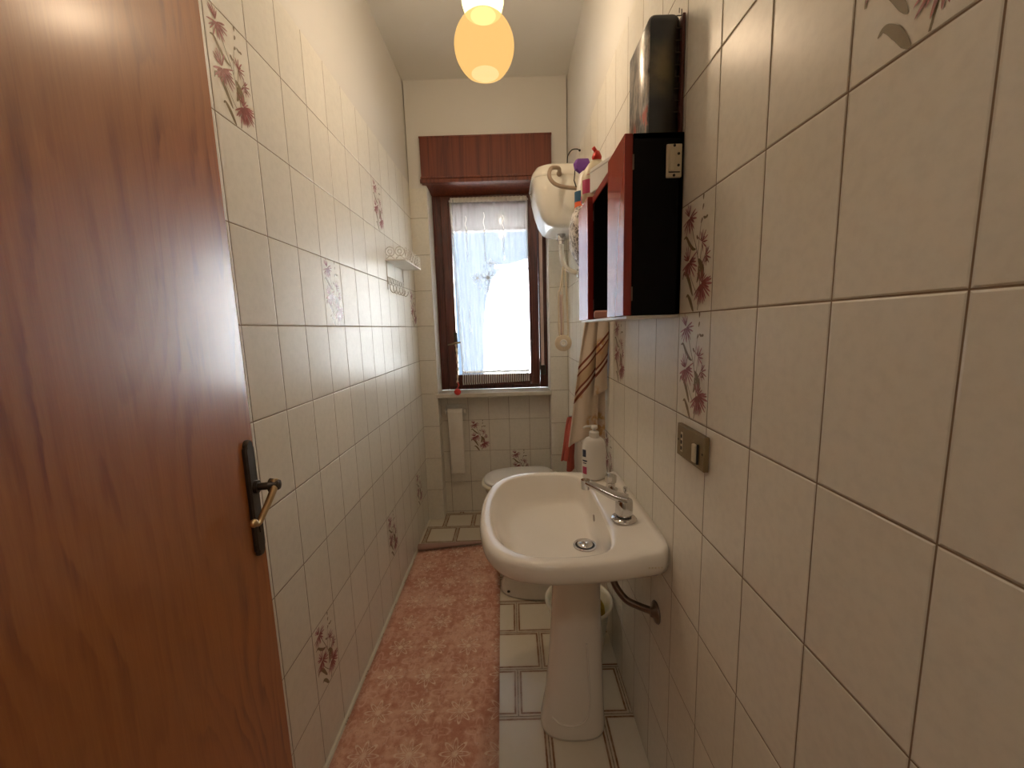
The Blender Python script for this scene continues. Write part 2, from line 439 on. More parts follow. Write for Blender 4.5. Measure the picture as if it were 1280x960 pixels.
# wall behind the camera with its doorway, and the hall beyond it
b = MB(); DX0, DX1, DZ = -.475, .37, 2.12
b.box(XL-.1, DX0, -.12, 0, 0, DZ); b.box(DX1, XR+.1, -.12, 0, 0, DZ); b.box(XL-.1, XR+.1, -.12, 0, DZ, ZC)
struct(b.build('wall_front', M['plaster']))
b = MB(); b.box(XL-.1, XL, -1.9, -.12, 0, ZC); struct(b.build('wall_hall_left', M['hall']))
b = MB(); b.box(XR, XR+.1, -1.9, -.12, 0, ZC); struct(b.build('wall_hall_right', M['hall']))
b = MB(); b.box(XL-.1, XR+.1, -2.0, -1.9, 0, ZC); struct(b.build('wall_hall_end', M['hall']))
b = MB(); b.box(XL, XL+.011, .02, YB, 0, .006); struct(b.build('trim_1', M['silicone'], bevel=.002))

# ------------------------------------------------------------------ open door with handle
HY = .838
b = MB(); b.box(-.625, -.587, .03, .874, .012, 2.10)
door = struct(b.build('door_1', M['door'], bevel=.003))
b = MB()
def plate(mb, x0, x1, hw, z0, z1):
    prof = []
    h = z1-z0
    for t, w in ((0, .25), (.012, .55), (.03, .75), (.05, .72), (.065, .95), (.09, 1.), (.91, 1.), (.935, .95), (.95, .72), (.97, .75), (.988, .55), (1, .25)):
        prof.append((w*hw, z0+t*h))
    ring0 = [(x0, HY-w, z) for w, z in prof]+[(x0, HY+w, z) for w, z in prof[::-1]]
    ring1 = [(x1, HY-w*.8, z0+(z-z0)*.985+.002) for w, z in prof]+[(x1, HY+w*.8, z0+(z-z0)*.985+.002) for w, z in prof[::-1]]
    mb.loft([ring0, [(x0+(x1-x0)*.6, y, z) for x, y, z in ring0], ring1])
plate(b, -.587, -.578, .019, .893, 1.158)
b.box(-.579, -.5765, HY-.004, HY+.004, .948, .966)
hp = b.build('door_handle', M['bronze'], door, auto=40)
b = MB(); b.cyl((-.578, HY, 1.052), (-.571, HY, 1.052), .014); b.cyl((-.571, HY, 1.052), (-.545, HY, 1.052), .008)
b.cyl((-.549, HY+.003, 1.052), (-.533, HY+.003, 1.052), .0155, .012, 24)
b.lathe([(.001, 0), (.012, 0), (.010, .004), (.004, .006), (.001, .006)], (-.533, HY+.003, 1.052), 'x', 20)
b.build('lever_neck', M['bronze'], hp, auto=40)
b = MB(); pts = catmull([(-.540, HY+.004, 1.064), (-.538, HY-.004, 1.050), (-.541, HY-.026, 1.030), (-.545, HY-.052, 1.010), (-.547, HY-.070, .9995), (-.549, HY-.083, 1.004)], 6)
b.tube(pts, [.0085-.0035*i/(len(pts)-1) for i in range(len(pts))], 14)
b.sphere((-.549, HY-.086, 1.007), .0085, 16)
b.build('lever', M['brass'], hp, smooth=True)

th_ = math.radians(9.5); door.rotation_euler.z = th_
P_ = Vector((-.587, .874, 0)); door.location = P_-Matrix.Rotation(th_, 3, 'Z') @ P_
# ------------------------------------------------------------------ window
win = thing('window_1', '', '', ((NL+NR)/2, YW, .935)); del win['label']; del win['category']; win['kind'] = 'structure'
b = MB()  # fixed frame
FZ0, FZ1 = .938, 2.315
b.box(NL+.004, NL+.062, YW-.035, YW+.05, FZ0, FZ1); b.box(NR-.062, NR-.004, YW-.035, YW+.05, FZ0, FZ1)
b.box(NL+.062, NR-.062, YW-.035, YW+.05, FZ1-.03, FZ1); b.box(NL+.062, NR-.062, YW-.035, YW+.05, FZ0, FZ0+.028)
b.build('window_frame', M['maho'], win, bevel=.004)
SX0, SX1, SZ0, SZ1 = NL+.064, NR-.064, FZ0+.03, FZ1-.032
b = MB(); st = .068
b.box(SX0, SX0+st, YW-.055, YW-.01, SZ0, SZ1); b.box(SX1-st, SX1, YW-.055, YW-.01, SZ0, SZ1)
b.box(SX0+st, SX1-st, YW-.055, YW-.01, SZ1-.045, SZ1); b.box(SX0+st, SX1-st, YW-.055, YW-.01, SZ0, SZ0+.08)
b.box(SX0+st-.02, SX0+st-.008, YW-.060, YW-.054, SZ0+.06, SZ1-.03)
b.box(SX1-st+.008, SX1-st+.02, YW-.060, YW-.054, SZ0+.06, SZ1-.03)
sash = b.build('sash', M['maho'], win, bevel=.004)
n = N('window glass'); tr = n.new('ShaderNodeBsdfTransparent'); gl = n.new('ShaderNodeBsdfGlossy'); gl.inputs['Roughness'].default_value = .02
fr = n.new('ShaderNodeFresnel'); fr.inputs[0].default_value = 1.45; mx = n.new('ShaderNodeMixShader')
n.link(fr.outputs[0], mx.inputs[0]); n.link(tr.outputs[0], mx.inputs[1]); n.link(gl.outputs[0], mx.inputs[2]); M['glass'] = n.done(mx.outputs[0])
b = MB(); b.box(SX0+st-.004, SX1-st+.004, YW-.034, YW-.030, SZ0+.076, SZ1-.041); b.build('pane', M['glass'], sash)
# inner top panel sloping from the shutter box back to the frame
b = MB(); b.nonorm = False
b.loft([[(NL-.012, YB-.02, 2.325), (NR+.018, YB-.02, 2.325), (NR+.018, YB-.02, 2.345), (NL-.012, YB-.02, 2.345)],
        [(NL+.004, YW-.04, 2.30), (NR-.004, YW-.04, 2.30), (NR-.004, YW-.04, 2.32), (NL+.004, YW-.04, 2.32)]])
b.build('soffit_board', M['box'], win, bevel=.002)
b = MB(); BX0, BX1 = -.553, .292
b.box(BX0, BX1, YB-.030, YB+.003, 2.322, 2.605)
b.box(BX0-.006, BX1+.006, YB-.044, YB-.029, 2.322, 2.346); b.box(BX0-.003, BX1+.003, YB-.037, YB-.029, 2.350, 2.364)
b.box(BX0-.003, BX1+.003, YB-.034, YB+.003, 2.597, 2.608)
b.build('shutter_box', M['box'], win, bevel=.003)
b = MB()
b.box(NL-.006, NR+.004, YB-.022, YW-.033, .905, .937); b.build('window_sill', M['marble'], win, bevel=.006, seg=3)
b = MB()   # rolling shutter, two thirds up, seen through the curtain
zz = 2.112
while zz < 2.50: b.box(NL+.02, NR-.02, YW+.125, YW+.137, zz, zz+.044); zz += .045
b.box(NL+.02, NR-.02, YW+.120, YW+.142, 2.096, 2.112)
b.build('roller_shutter', M['grey'], win, bevel=.004)
b = MB(); b.box(.214, .236, YW-.060, YW-.056, 1.10, 2.29); b.build('shutter_strap', M['strap'], win)
b = MB(); b.box(.206, .244, YW-.066, YW-.036, 1.035, 1.105); b.build('strap_winder', M['bronze'], win, bevel=.004)
b = MB()
b.box(-.415, -.390, YW-.064, YW-.055, 1.20, 1.36)
wh = b.build('window_handle', M['bronze'], win, bevel=.003)
b = MB(); b.cyl((-.402, YW-.062, 1.282), (-.402, YW-.100, 1.282), .007, n=12)
b.tube([(-.455, YW-.098, 1.272), (-.402, YW-.102, 1.283), (-.365, YW-.100, 1.288)], [.005, .008, .006], 10)
b.build('handle_lever', M['plate'], wh, smooth=True)
for z in (1.10, 2.15):
    b = MB(); b.cyl((SX1+.002, YW-.062, z-.03), (SX1+.002, YW-.062, z+.03), .006, n=10); b.build('hinge', M['bronze'], win)

# ------------------------------------------------------------------ curtain
n = N('sheer white curtain'); v, x, y, z = n.coord()
wv = n.noise(n.mapping(v, (900, 900, 900)), 1., 1)
tr = n.new('ShaderNodeBsdfTransparent'); tl = n.new('ShaderNodeBsdfTranslucent'); df = n.new('ShaderNodeBsdfDiffuse')
tl.inputs[0].default_value = (.86, .84, .84, 1); df.inputs[0].default_value = (.84, .80, .80, 1)
m1 = n.new('ShaderNodeMixShader'); m1.inputs[0].default_value = .45; n.link(tl.outputs[0], m1.inputs[1]); n.link(df.outputs[0], m1.inputs[2])
m2 = n.new('ShaderNodeMixShader'); n.setin(m2.inputs[0], n.step(wv, .3, .7, .30, .40)); n.link(tr.outputs[0], m2.inputs[1]); n.link(m1.outputs[0], m2.inputs[2])
M['sheer'] = n.done(m2.outputs[0])
n = N('white lace thread'); df = n.new('ShaderNodeBsdfDiffuse'); df.inputs[0].default_value = (.80, .76, .70, 1)
tl = n.new('ShaderNodeBsdfTranslucent'); tl.inputs[0].default_value = (.7, .66, .62, 1); m1 = n.new('ShaderNodeMixShader'); m1.inputs[0].default_value = .35
n.link(df.outputs[0], m1.inputs[1]); n.link(tl.outputs[0], m1.inputs[2]); M['lace'] = n.done(m1.outputs[0])
CX0, CX1, CZ0, CZ1, CY = -.398, .136, 1.075, 2.262, YW-.082
def cur(u, t):
    z = CZ0+(CZ1-CZ0)*t; pinch = .018*math.sin(PI*min(1, (1-t)*1.0))*(1-t)*2
    xa, xb = CX0+.036*(1-t), CX1-.012*(1-t)
    xx = xa+(xb-xa)*u
    amp = .0045+.002*math.sin(3*t+u*5)
    return (xx, CY+amp*math.sin(u*2*PI*13+1.2*math.sin(u*9+t*1.5))+.003*math.sin(u*11+t*4), z)
b = MB(); b.grid(cur, 240, 40)
cu = b.build('curtain', M['sheer'], None, smooth=True)
tag(cu, 'sheer white lace curtain hung over the glass of the narrow window', 'curtain')
b = MB(); b.tube([cur(0, t/40) for t in range(41)], .004, 6, flat=.5); b.tube([cur(1, t/40) for t in range(41)], .004, 6, flat=.5)
b.tube([cur(.018, t/40) for t in range(41)], .006, 6, flat=.3); b.tube([cur(.982, t/40) for t in range(41)], .006, 6, flat=.3)
b.build('side_hem', M['lace'], cu, smooth=True)
b = MB(); b.grid(lambda u, t: (CX0+.006+(CX1-CX0-.010)*u, CY-.008-.003*math.sin(u*2*PI*20), 2.240+.032*t), 120, 4)
b.build('heading', M['lace'], cu, smooth=True, solid=.002)
b = MB(); b.cyl((CX0-.004, CY, 2.252), (CX1+.006, CY, 2.252), .005, n=12); b.build('curtain_rod', M['white'], cu, smooth=True)
# embroidered flower and drop lines
b = MB(); EX, EZ = -.150, 1.735
def loop(cx, cz, rx, rz, a=0, r=.0017):
    pts = []
    for k in range(20):
        t = 2*PI*k/20; p, q = rx*math.cos(t), rz*math.sin(t)
        pts.append((cx+p*math.cos(a)-q*math.sin(a), CY-.010, cz+p*math.sin(a)+q*math.cos(a)))
    b.tube(pts, r, 6, closed=True)
rn = random.Random(5)
for k in range(7):
    a = 2*PI*k/7; loop(EX+.028*math.cos(a), EZ+.03*math.sin(a), .026, .013, a)
for k in range(5):
    a = 2*PI*k/5+.4; loop(EX-.075+.022*math.cos(a), EZ-.005+.024*math.sin(a), .019, .010, a)
for k in range(5):
    a = 2*PI*k/5; loop(EX+.0+.017*math.cos(a), EZ-.09+.02*math.sin(a), .016, .008, a)
for k in range(4):
    a = 2*PI*k/4; loop(EX+.02+.013*math.cos(a), EZ+.10+.014*math.sin(a), .013, .007, a)
for dx, dz in ((.07, .03), (.075, -.03), (-.03, .08), (.06, .09), (-.06, -.07), (.055, -.08)): loop(EX+dx, EZ+dz, .013, .007, rn.uniform(0, 3))
loop(EX, EZ, .009, .009); loop(EX-.075, EZ, .007, .007)
b.build('embroidery', M['lace'], cu, smooth=True)
for i, xx in enumerate((-.385, -.29, -.165, -.035)):
    b = MB()
    for za, zb in ((2.17-.02*(i % 2), 2.06), (2.035, 1.86+.03*(i % 2)), (1.52, 1.36)):
        if zb == 1.36:
            continue
        b.tube([(xx+.004*math.sin(k), CY-.011, za+(zb-za)*k/8) for k in range(9)], .0022, 6)
    b.sphere((xx, CY-.011, 2.045), .0065, 10); b.sphere((xx, CY-.011, 1.85), .004, 8)
    b.build('drawn_thread', M['lace'], cu, smooth=True)
b = MB()   # crocheted fringe, one knitted band
b.grid(lambda u, t: (CX0+.036+(CX1-.012-CX0-.036)*u, CY+.001*math.sin(u*200), 1.062+.018*t), 60, 2)
for k in range(31):
    xx = CX0+.040+(CX1-CX0-.056)*k/30
    b.tube([(xx-.001, CY, 1.07), (xx+.001, CY-.002, 1.04), (xx-.001, CY-.001, 1.0), (xx+.001, CY, .978+.018*k/30)], [.0045, .0052, .0052, .0055], 6)
b.build('crochet_fringe', M['lace'], cu, smooth=True)

b = MB(); b.tube([(-.29+.004*math.sin(k), CY-.011, 1.52-.16*k/8) for k in range(9)], .0022, 6); b.build('drawn_thread', M['lace'], cu, smooth=True)
# pendant hung on the window handle
t = thing('pull_cord', 'white twisted cord with a round red plastic pendant hanging from the window handle', 'cord', (-.39, 2.82, 1.28))
b = MB(); pts = catmull([(-.400, YW-.098, 1.275), (-.390, 2.845, 1.20), (-.383, 2.80, 1.10), (-.381, 2.745, 1.015)], 8)
b.tube(pts, [.0055+.0025*math.sin(i*1.7) for i in range(len(pts))], 8); b.build('cord', M['cord'], t, smooth=True)
b = MB(); b.tube([(-.381, 2.742, 1.02), (-.372, 2.740, 1.0), (-.378, 2.739, .985), (-.386, 2.739, .975)], .0045, 8)
b.lathe([(.001, -.008), (.020, -.007), (.024, 0), (.020, .007), (.001, .008)], (-.383, 2.737, .952), 'y', 24)
b.build('pendant', M['redpl'], t, smooth=True)

# ------------------------------------------------------------------ rug with rolled far end
b = MB(); RX0, RX1 = XL+.018, -.086
def rugz(u, v): return .0075+.0012*math.sin(v*31+u*3)*math.sin(u*7)
NY = 60; NX = 20
def ry(v): return .02+v*(2.39-.02)
def rugtop(u, v):
    yfar = 2.345+.075*u
    y = .02+v*(yfar-.02); x1 = -.079-.0235*(y-1.09); return (RX0+(x1-RX0)*u, y, rugz(u, v))
b.grid(rugtop, NX, NY)
rug = b.build('rug', [M['rug']], None, smooth=True, solid=.009)
rug.modifiers['s'].offset = -1; rug.location.z = .0015
tag(rug, 'rust and pink ornate carpet runner along the left wall, its far end curled up', 'rug')
b = MB()
ring = []
rr = []
for k in range(15):
    u = k/14; x = RX0+(RX1-RX0)*u; yc = 2.352+.078*u; R = .017*(1-u)**.8+.003
    rr.append([(x, yc+R*math.cos(a)*1.1, .008+R+R*math.sin(a)) for a in [2*PI*j/14 for j in range(14)]])
b.loft(rr); b.build('rolled_end', M['rugback'], rug, smooth=True)

# ------------------------------------------------------------------ wash basin on pedestal
CYS = 1.235; NP = 96; SC_ = (.12, CYS)
def mir(half): return half+[(x, 2*CYS-y) for x, y in half[::-1] if abs(y-CYS) > 1e-6]
o_top = mir([(-.110, CYS), (-.104, 1.13), (-.078, 1.02), (-.030, .950), (.045, .920), (.13, .915), (.22, .922), (.31, .940), (.372, .955), (.392, .985), (.3955, 1.10)])
o_mid = mir([(-.117, CYS), (-.111, 1.125), (-.085, 1.013), (-.034, .942), (.045, .911), (.13, .906), (.22, .913), (.31, .932), (.376, .948), (.3955, .982), (.3965, 1.10)])
o_bot = mir([(-.075, CYS), (-.070, 1.14), (-.047, 1.045), (-.008, .985), (.055, .958), (.13, .952), (.22, .955), (.31, .965), (.376, .975), (.3955, 1.0), (.3965, 1.10)])
i_top = mir([(-.080, CYS), (-.074, 1.14), (-.052, 1.045), (-.010, .985), (.045, .957), (.12, .950), (.19, .955), (.240, .980), (.262, 1.04), (.268, 1.13)])
i_back = i_top+[]
PO = lambda c: polar(c, SC_, NP)
OT, OM, OB, IT = PO(o_top), PO(o_mid), PO(o_bot), PO(i_top)
def lerp2(a, c, t): return [(p[0]+(q[0]-p[0])*t, p[1]+(q[1]-p[1])*t) for p, q in zip(a, c)]
DR = (.224, 1.238)
drain = [(DR[0]+.036*math.cos(2*PI*i/NP), DR[1]+.036*math.sin(2*PI*i/NP)) for i in range(NP)]
def deck(x):  # the tap ledge rises a little at the wall
    return .0
rings = []
def R3(o, z, lift=True):
    out = []
    for x, y in o:
        x = min(x, .3962); zz = z
        if lift and x > .285: zz += .006*min(1, (x-.285)/.02)
        if lift and x > .375: zz += .010*min(1, (x-.375)/.012)
        out.append((x, y, zz))
    return out
ped_top = [(.205+.125*math.cos(2*PI*i/NP), CYS+.098*math.sin(2*PI*i/NP)) for i in range(NP)]
seq = [(lerp2(OB, ped_top, 1.0), .655, 0), (lerp2(OB, ped_top, .7), .668, 0), (lerp2(OB, ped_top, .35), .70, 0), (lerp2(OB, ped_top, .08), .722, 0),
       (lerp2(OB, OM, .35), .731, 0), (lerp2(OB, OM, .75), .742, 0), (lerp2(OB, OM, .95), .757, 0), (OM, .772, 0), (lerp2(OM, OT, .15), .784, 1), (lerp2(OM, OT, .5), .7925, 1), (OT, .7975, 1),
       (lerp2(OT, IT, .15), .800, 1), (lerp2(OT, IT, .45), .8005, 1), (lerp2(OT, IT, .8), .7995, 1), (lerp2(OT, IT, .93), .798, 1), (IT, .7935, 0)]
for k, (t, z) in enumerate([(.025, .786), (.06, .770), (.11, .747), (.17, .724), (.23, .707)]+[(t_/100, .658+.049*((100-t_)/77)**1.25) for t_ in (30, 38, 46, 54, 62, 70, 78, 86, 93, 100)]):
    seq.append((lerp2(IT, drain, t), z, 0))
b = MB(); b.loft([R3(o, z, l) for o, z, l in seq], True, True)
sink = thing('washbasin', 'large white ceramic pedestal washbasin fixed to the right tiled wall', 'sink', (.2, CYS, 0))
basin = b.build('basin', M['ceramic'], sink, smooth=True)
b = MB()   # pedestal : oval shaft flaring to its foot
def pring(z, x0, x1, hw):
    r = []
    for i in range(40):
        a = 2*PI*i/40; c, s_ = math.cos(a), math.sin(a); e = .62
        cx = (x0+x1)/2; px = cx+(x1-x0)/2*math.copysign(abs(c)**(.62 if c > 0 else .95), c)
        py = CYS+hw*math.copysign(abs(s_)**.75, s_)
        r.append((px, py, z))
    return r
b.loft([pring(0, .066, .285, .074), pring(.012, .064, .287, .076), pring(.03, .066, .286, .075), pring(.12, .083, .282, .071), pring(.25, .097, .278, .068),
        pring(.40, .108, .274, .068), pring(.52, .113, .270, .070), pring(.60, .112, .272, .074), pring(.6535, .106, .277, .079)])
ped = b.build('pedestal', M['ceramic'], sink, smooth=True)
b = MB()   # raised welt following the shaft's side
for sgn in (-1,):
    pts = catmull([(.215, CYS-.0712, .36), (.222, CYS-.0728, .22), (.222, CYS-.0742, .12), (.205, CYS-.0748, .075), (.165, CYS-.0742, .060), (.125, CYS-.068, .063), (.10, CYS-.054, .075)], 6)
    b.tube(pts, .0028, 8)
b.build('raised_welt', M['ceramic'], ped, smooth=True)
b = MB(); b.lathe([(.031, .0), (.031, .004), (.033, .0062), (.0375, .0055), (.039, .003), (.0385, -.001)], (DR[0], DR[1], .6585), 'z', 32, False, False)
b.build('drain_ring', M['chrome'], basin, smooth=True)
b = MB(); b.lathe([(.001, .002), (.025, .002), (.027, .006), (.024, .010), (.010, .0125), (.001, .013)], (DR[0], DR[1], .6590), 'z', 28)
b.build('drain_plug', M['chrome'], basin, smooth=True)
b = MB(); b.lathe([(.001, 0), (.0312, 0), (.0312, .0012), (.001, .0012)], (DR[0], DR[1], .6583), 'z', 28); b.build('drain_hole', M['rubber'], basin)
b = MB(); b.lathe([(.001, .0), (.011, 0), (.011, .002), (.001, .002)], (.2535, CYS+.01, .752), 'x', 20); b.build('overflow_hole', M['darkchrome'], basin)
b = MB()
for k in range(5): b.box(.330+.008*k, .334+.008*k, .9355, .9365, .768, .7715)
b.build('maker_mark', M['ivory'], basin)

# ------------------------------------------------------------------ tap
tap = thing('basin_tap', 'chrome mixer tap with a long flat spout on the washbasin ledge', 'tap', (.318, 1.125, .806))
TX, TY = .320, 1.125
b = MB(); b.lathe([(.001, 0), (.037, 0), (.0375, .003), (.034, .007), (.026, .010), (.001, .010)], (TX, TY, .8068), 'z', 36); b.build('flange', M['chrome'], tap, auto=40)
b = MB(); b.lathe([(.0215, .008), (.0225, .012), (.0225, .015)], (TX, TY, .8068), 'z', 32); b.build('gasket', M['rubber'], tap)
b = MB(); b.lathe([(.0225, .014), (.0250, .017), (.0258, .022), (.0255, .056), (.0235, .061), (.001, .063)], (TX, TY, .8068), 'z', 36); b.build('body', M['chrome'], tap, auto=40)
b = MB()
path = catmull([(TX+.012, TY+.000, .868), (TX-.02, TY+.010, .874), (TX-.065, TY+.028, .892), (TX-.108, TY+.046, .908)], 6)
rg = []
for i, p in enumerate(path):
    k = i/(len(path)-1); w = .0225-.0095*k; h = .0125-.004*k
    d = Vector((-.92, .38, 0)); s_ = Vector((.38, .92, 0))
    rg.append([tuple(p+s_*(w*math.copysign(abs(math.cos(a))**.6, math.cos(a)))+Vector((0, 0, h*math.copysign(abs(math.sin(a))**.6, math.sin(a))))) for a in [2*PI*j/20 for j in range(20)]])
b.loft(rg); b.cyl((TX-.106, TY+.045, .915), (TX-.106, TY+.045, .886), .0135, .0125, 20)
b.build('spout', M['chrome'], tap, auto=40)
b = MB(); b.cyl((TX+.028, TY+.085, .806), (TX+.028, TY+.085, .858), .0028, n=10); b.lathe([(.004, 0), (.0065, .004), (.0075, .016), (.006, .019), (.001, .019)], (TX+.028, TY+.085, .852), 'z', 16)
b.build('lift_rod', M['chrome'], tap, smooth=True)
b = MB(); b.lathe([(.026, 0), (.026, .004), (.017, .008), (.016, .026), (.021, .030), (.021, .050), (.018, .054), (.001, .055)], (.335, 1.345, .806), 'z', 8)
b.build('valve_knob', M['chrome'], tap, auto=25)
b = MB(); b.cyl((TX+.01, TY+.02, .83), (.335, 1.345, .815), .008, n=12); b.build('cross_pipe', M['chrome'], tap, smooth=True)

# ------------------------------------------------------------------ soap dispenser
sb = thing('soap_bottle', 'white pump bottle of liquid soap standing behind the tap', 'soap bottle', (.300, 1.462, .807))
SX, SY, SZ = .300, 1.462, .8065
b = MB(); b.lathe([(.001, 0), (.040, 0), (.044, .004), (.0455, .02), (.0455, .105), (.044, .125), (.038, .145), (.028, .157), (.018, .161), (.001, .161)], (SX, SY, SZ), 'z', 36, sy=.72)
bod = b.build('bottle_body', M['white'], sb, smooth=True)
b = MB(); b.lathe([(.0175, 0), (.0185, .002), (.0185, .020), (.015, .023), (.006, .025), (.006, .036), (.001, .036)], (SX, SY, SZ+.159), 'z', 28); b.build('pump_collar', M['white'], sb, auto=40)
b = MB(); b.lathe([(.001, 0), (.012, 0), (.013, .004), (.012, .011), (.001, .012)], (SX, SY, SZ+.193), 'z', 20)
b.tube([(SX, SY, SZ+.201), (SX-.030, SY-.006, SZ+.202), (SX-.042, SY-.008, SZ+.197)], [.005, .0042, .0035], 10); b.build('pump_nozzle', M['white'], sb, smooth=True)
def label(mb, cx, cy, rx, ry_, a0, a1, z0, z1, off=.0006, n=10):
    mb.grid(lambda u, v: (cx+(rx+off)*math.cos(a0+(a1-a0)*u), cy+(ry_+off)*math.sin(a0+(a1-a0)*u), z0+(z1-z0)*v), n, 2)
A = lambda d: math.radians(d)
b = MB(); label(b, SX, SY, .0455, .0328, A(196), A(222), SZ+.088, SZ+.116); b.build('navy_label', M['navy'], bod)
b = MB(); label(b, SX, SY, .0455, .0328, A(196), A(228), SZ+.070, SZ+.076)
label(b, SX, SY, .0455, .0328, A(200), A(224), SZ+.062, SZ+.066); b.build('label_text', M['navy'], bod)
b = MB(); label(b, SX, SY, .0455, .0328, A(196), A(226), SZ+.022, SZ+.050); b.build('pink_label', M['pink'], bod)

# ------------------------------------------------------------------ waste pipe
b = MB(); pts = catmull([(.285, 1.155, .72), (.288, 1.145, .655), (.293, 1.13, .60), (.318, 1.10, .566), (.350, 1.078, .558), (.386, 1.054, .557)], 8)
b.tube(pts, .0105, 14); wpp = b.build('waste_pipe', M['darkchrome'], sink, smooth=True); wpp['label'] = 'curved dark metal waste pipe'
b = MB(); b.lathe([(.030, -.0006), (.032, -.003), (.028, -.008), (.015, -.012), (.012, -.020), (.0105, -.020)], (XR, 1.050, .557), 'x', 28); b.build('wall_flange', M['darkchrome'], wpp, smooth=True)

# ------------------------------------------------------------------ bucket behind the pedestal
BX, BY = .250, 1.535
bk = thing('bucket', 'round cream plastic bucket with rim standing behind the basin pedestal', 'bucket', (BX, BY, 0))
b = MB(); b.lathe([(.001, 0), (.092, 0), (.096, .004), (.128, .238), (.139, .240), (.141, .247), (.138, .252), (.131, .251), (.124, .235), (.092, .012), (.001, .010)], (BX, BY, 0), 'z', 48)
b.build('body', M['cream'], bk, smooth=True)
b = MB(); LX, LY = BX-.035, BY-.008
b.lathe([(.001, .018), (.016, .018), (.016, .006), (.030, .006), (.034, .010), (.038, .006), (.062, .008), (.066, .014), (.070, .010), (.084, .012), (.089, .026), (.086, .028), (.080, .014), (.001, .003)], (LX, LY, .208), 'z', 48)
lid = b.build('lid', M['cream'], bk, smooth=True)
b = MB(); b.tube([(LX-.022+.008*math.cos(2*PI*k/20), LY-.01+.008*math.sin(2*PI*k/20), .222) for k in range(20)], .0022, 8, closed=True); b.build('lid_ring', M['rubber'], lid, smooth=True)
b = MB()
rn = random.Random(2)
b.grid(lambda u, v: (BX+.050+.050*u+.003*math.sin(v*9), BY-.045+.105*v, .172+.045*math.sin(PI*v)+.025*math.sin(u*7+v*5)+.03*(1-u)), 14, 16)
yc = b.build('cloth', M['yellow'], None, smooth=True, solid=.003); tag(yc, 'mustard yellow cloth stuffed in the right side of the cream bucket', 'cloth')

# ------------------------------------------------------------------ bidet and toilet (both back onto the right wall)
def bowl(mb, cx_front, xback, yc, zrim, hw, foot_front, foot_hw, inner=True):
    L = xback-cx_front
    def ring(z, xf, hw_, xb=xback-.0, sq=.8):
        out = []
        for i in range(48):
            a = 2*PI*i/48; c, s_ = math.cos(a), math.sin(a)
            xm = xf+(xb-xf)*.52
            px = xm+((xb-xm)*abs(c)**.45 if c > 0 else -(xm-xf)*abs(c)**.95)
            out.append((px, yc+hw_*math.copysign(abs(s_)**.85, s_), z))
        return out
    ff = foot_front
    rings = [ring(0, ff, foot_hw, xback-.03), ring(.012, ff-.004, foot_hw+.004, xback-.03), ring(.05, ff+.004, foot_hw*.97, xback-.03), ring(.09, ff+.03, foot_hw*.78, xback-.04),
             ring(.17, ff+.045, foot_hw*.74, xback-.04), ring(zrim*.66, cx_front+L*.12, hw*.72), ring(zrim*.84, cx_front+L*.03, hw*.93), ring(zrim-.03, cx_front, hw), ring(zrim-.008, cx_front, hw),
             ring(zrim, cx_front+.010, hw-.010), ring(zrim, cx_front+.045, hw-.04, xback-.10), ring(zrim-.02, cx_front+.052, hw-.047, xback-.11), ring(zrim-.12, cx_front+.10, hw-.09, xback-.17), ring(zrim-.19, cx_front+.19, .03, xback-.26)]
    mb.loft(rings)
bd = thing('bidet', 'white ceramic bidet half hidden behind the basin, between bucket and toilet', 'bidet', (.14, 1.975, 0))
b = MB(); bowl(b, -.120, XR-.002, 1.975, .385, .175, -.092, .112); b.build('bowl', M['ceramic2'], bd, smooth=True)
b = MB(); b.lathe([(.001, 0), (.0085, 0), (.007, .004), (.001, .005)], (-.052, 1.893, .034), 'z', 14)
o = b.build('fixing_screw', M['rubber'], bd, smooth=True)
b = MB(); b.lathe([(.022, 0), (.022, .006), (.015, .010), (.014, .05), (.001, .052)], (.33, 1.975, .386), 'z', 20); b.tube([(.33, 1.975, .42), (.29, 1.975, .432), (.26, 1.975, .42)], .009, 10)
b.build('bidet_tap', M['chrome'], bd, smooth=True)

TYC = 2.425
tl_ = thing('toilet', 'white ceramic toilet with closed oval lid below the window corner', 'toilet', (.1, TYC, 0))
b = MB(); bowl(b, -.190, .33, TYC, .405, .180, -.07, .115); b.build('bowl', M['ceramic2'], tl_, smooth=True)
def seat_ring(z, x0, x1, hw, yc=TYC):
    out = []
    for i in range(56):
        a = 2*PI*i/56; c, s_ = math.cos(a), math.sin(a); xm = x0+(x1-x0)*.56
        px = xm+((x1-xm)*abs(c)**.42 if c > 0 else -(xm-x0)*abs(c)**.92)
        out.append((px, yc+hw*math.copysign(abs(s_)**.86, s_), z))
    return out
b = MB(); b.loft([seat_ring(.407, -.205, .250, .186), seat_ring(.410, -.212, .255, .192), seat_ring(.424, -.214, .256, .194), seat_ring(.430, -.206, .252, .187)]); b.build('seat', M['cream'], tl_, smooth=True)
b = MB(); b.loft([seat_ring(.4315, -.188, .245, .176), seat_ring(.433, -.198, .255, .185), seat_ring(.442, -.200, .257, .187), seat_ring(.450, -.190, .253, .179), seat_ring(.4535, -.150, .235, .150), seat_ring(.455, -.05, .18, .08)])
b.build('lid', M['white'], tl_, smooth=True)
for yy in (TYC-.075, TYC+.075):
    b = MB(); b.cyl((.262, yy-.02, .432), (.262, yy+.02, .432), .011, n=14); b.build('hinge', M['cream'], tl_, smooth=True)
b = MB(); b.box(-.163, -.145, TYC-.150, TYC-.135, .4075, .4125); b.build('seat_buffer', M['rubber'], tl_)

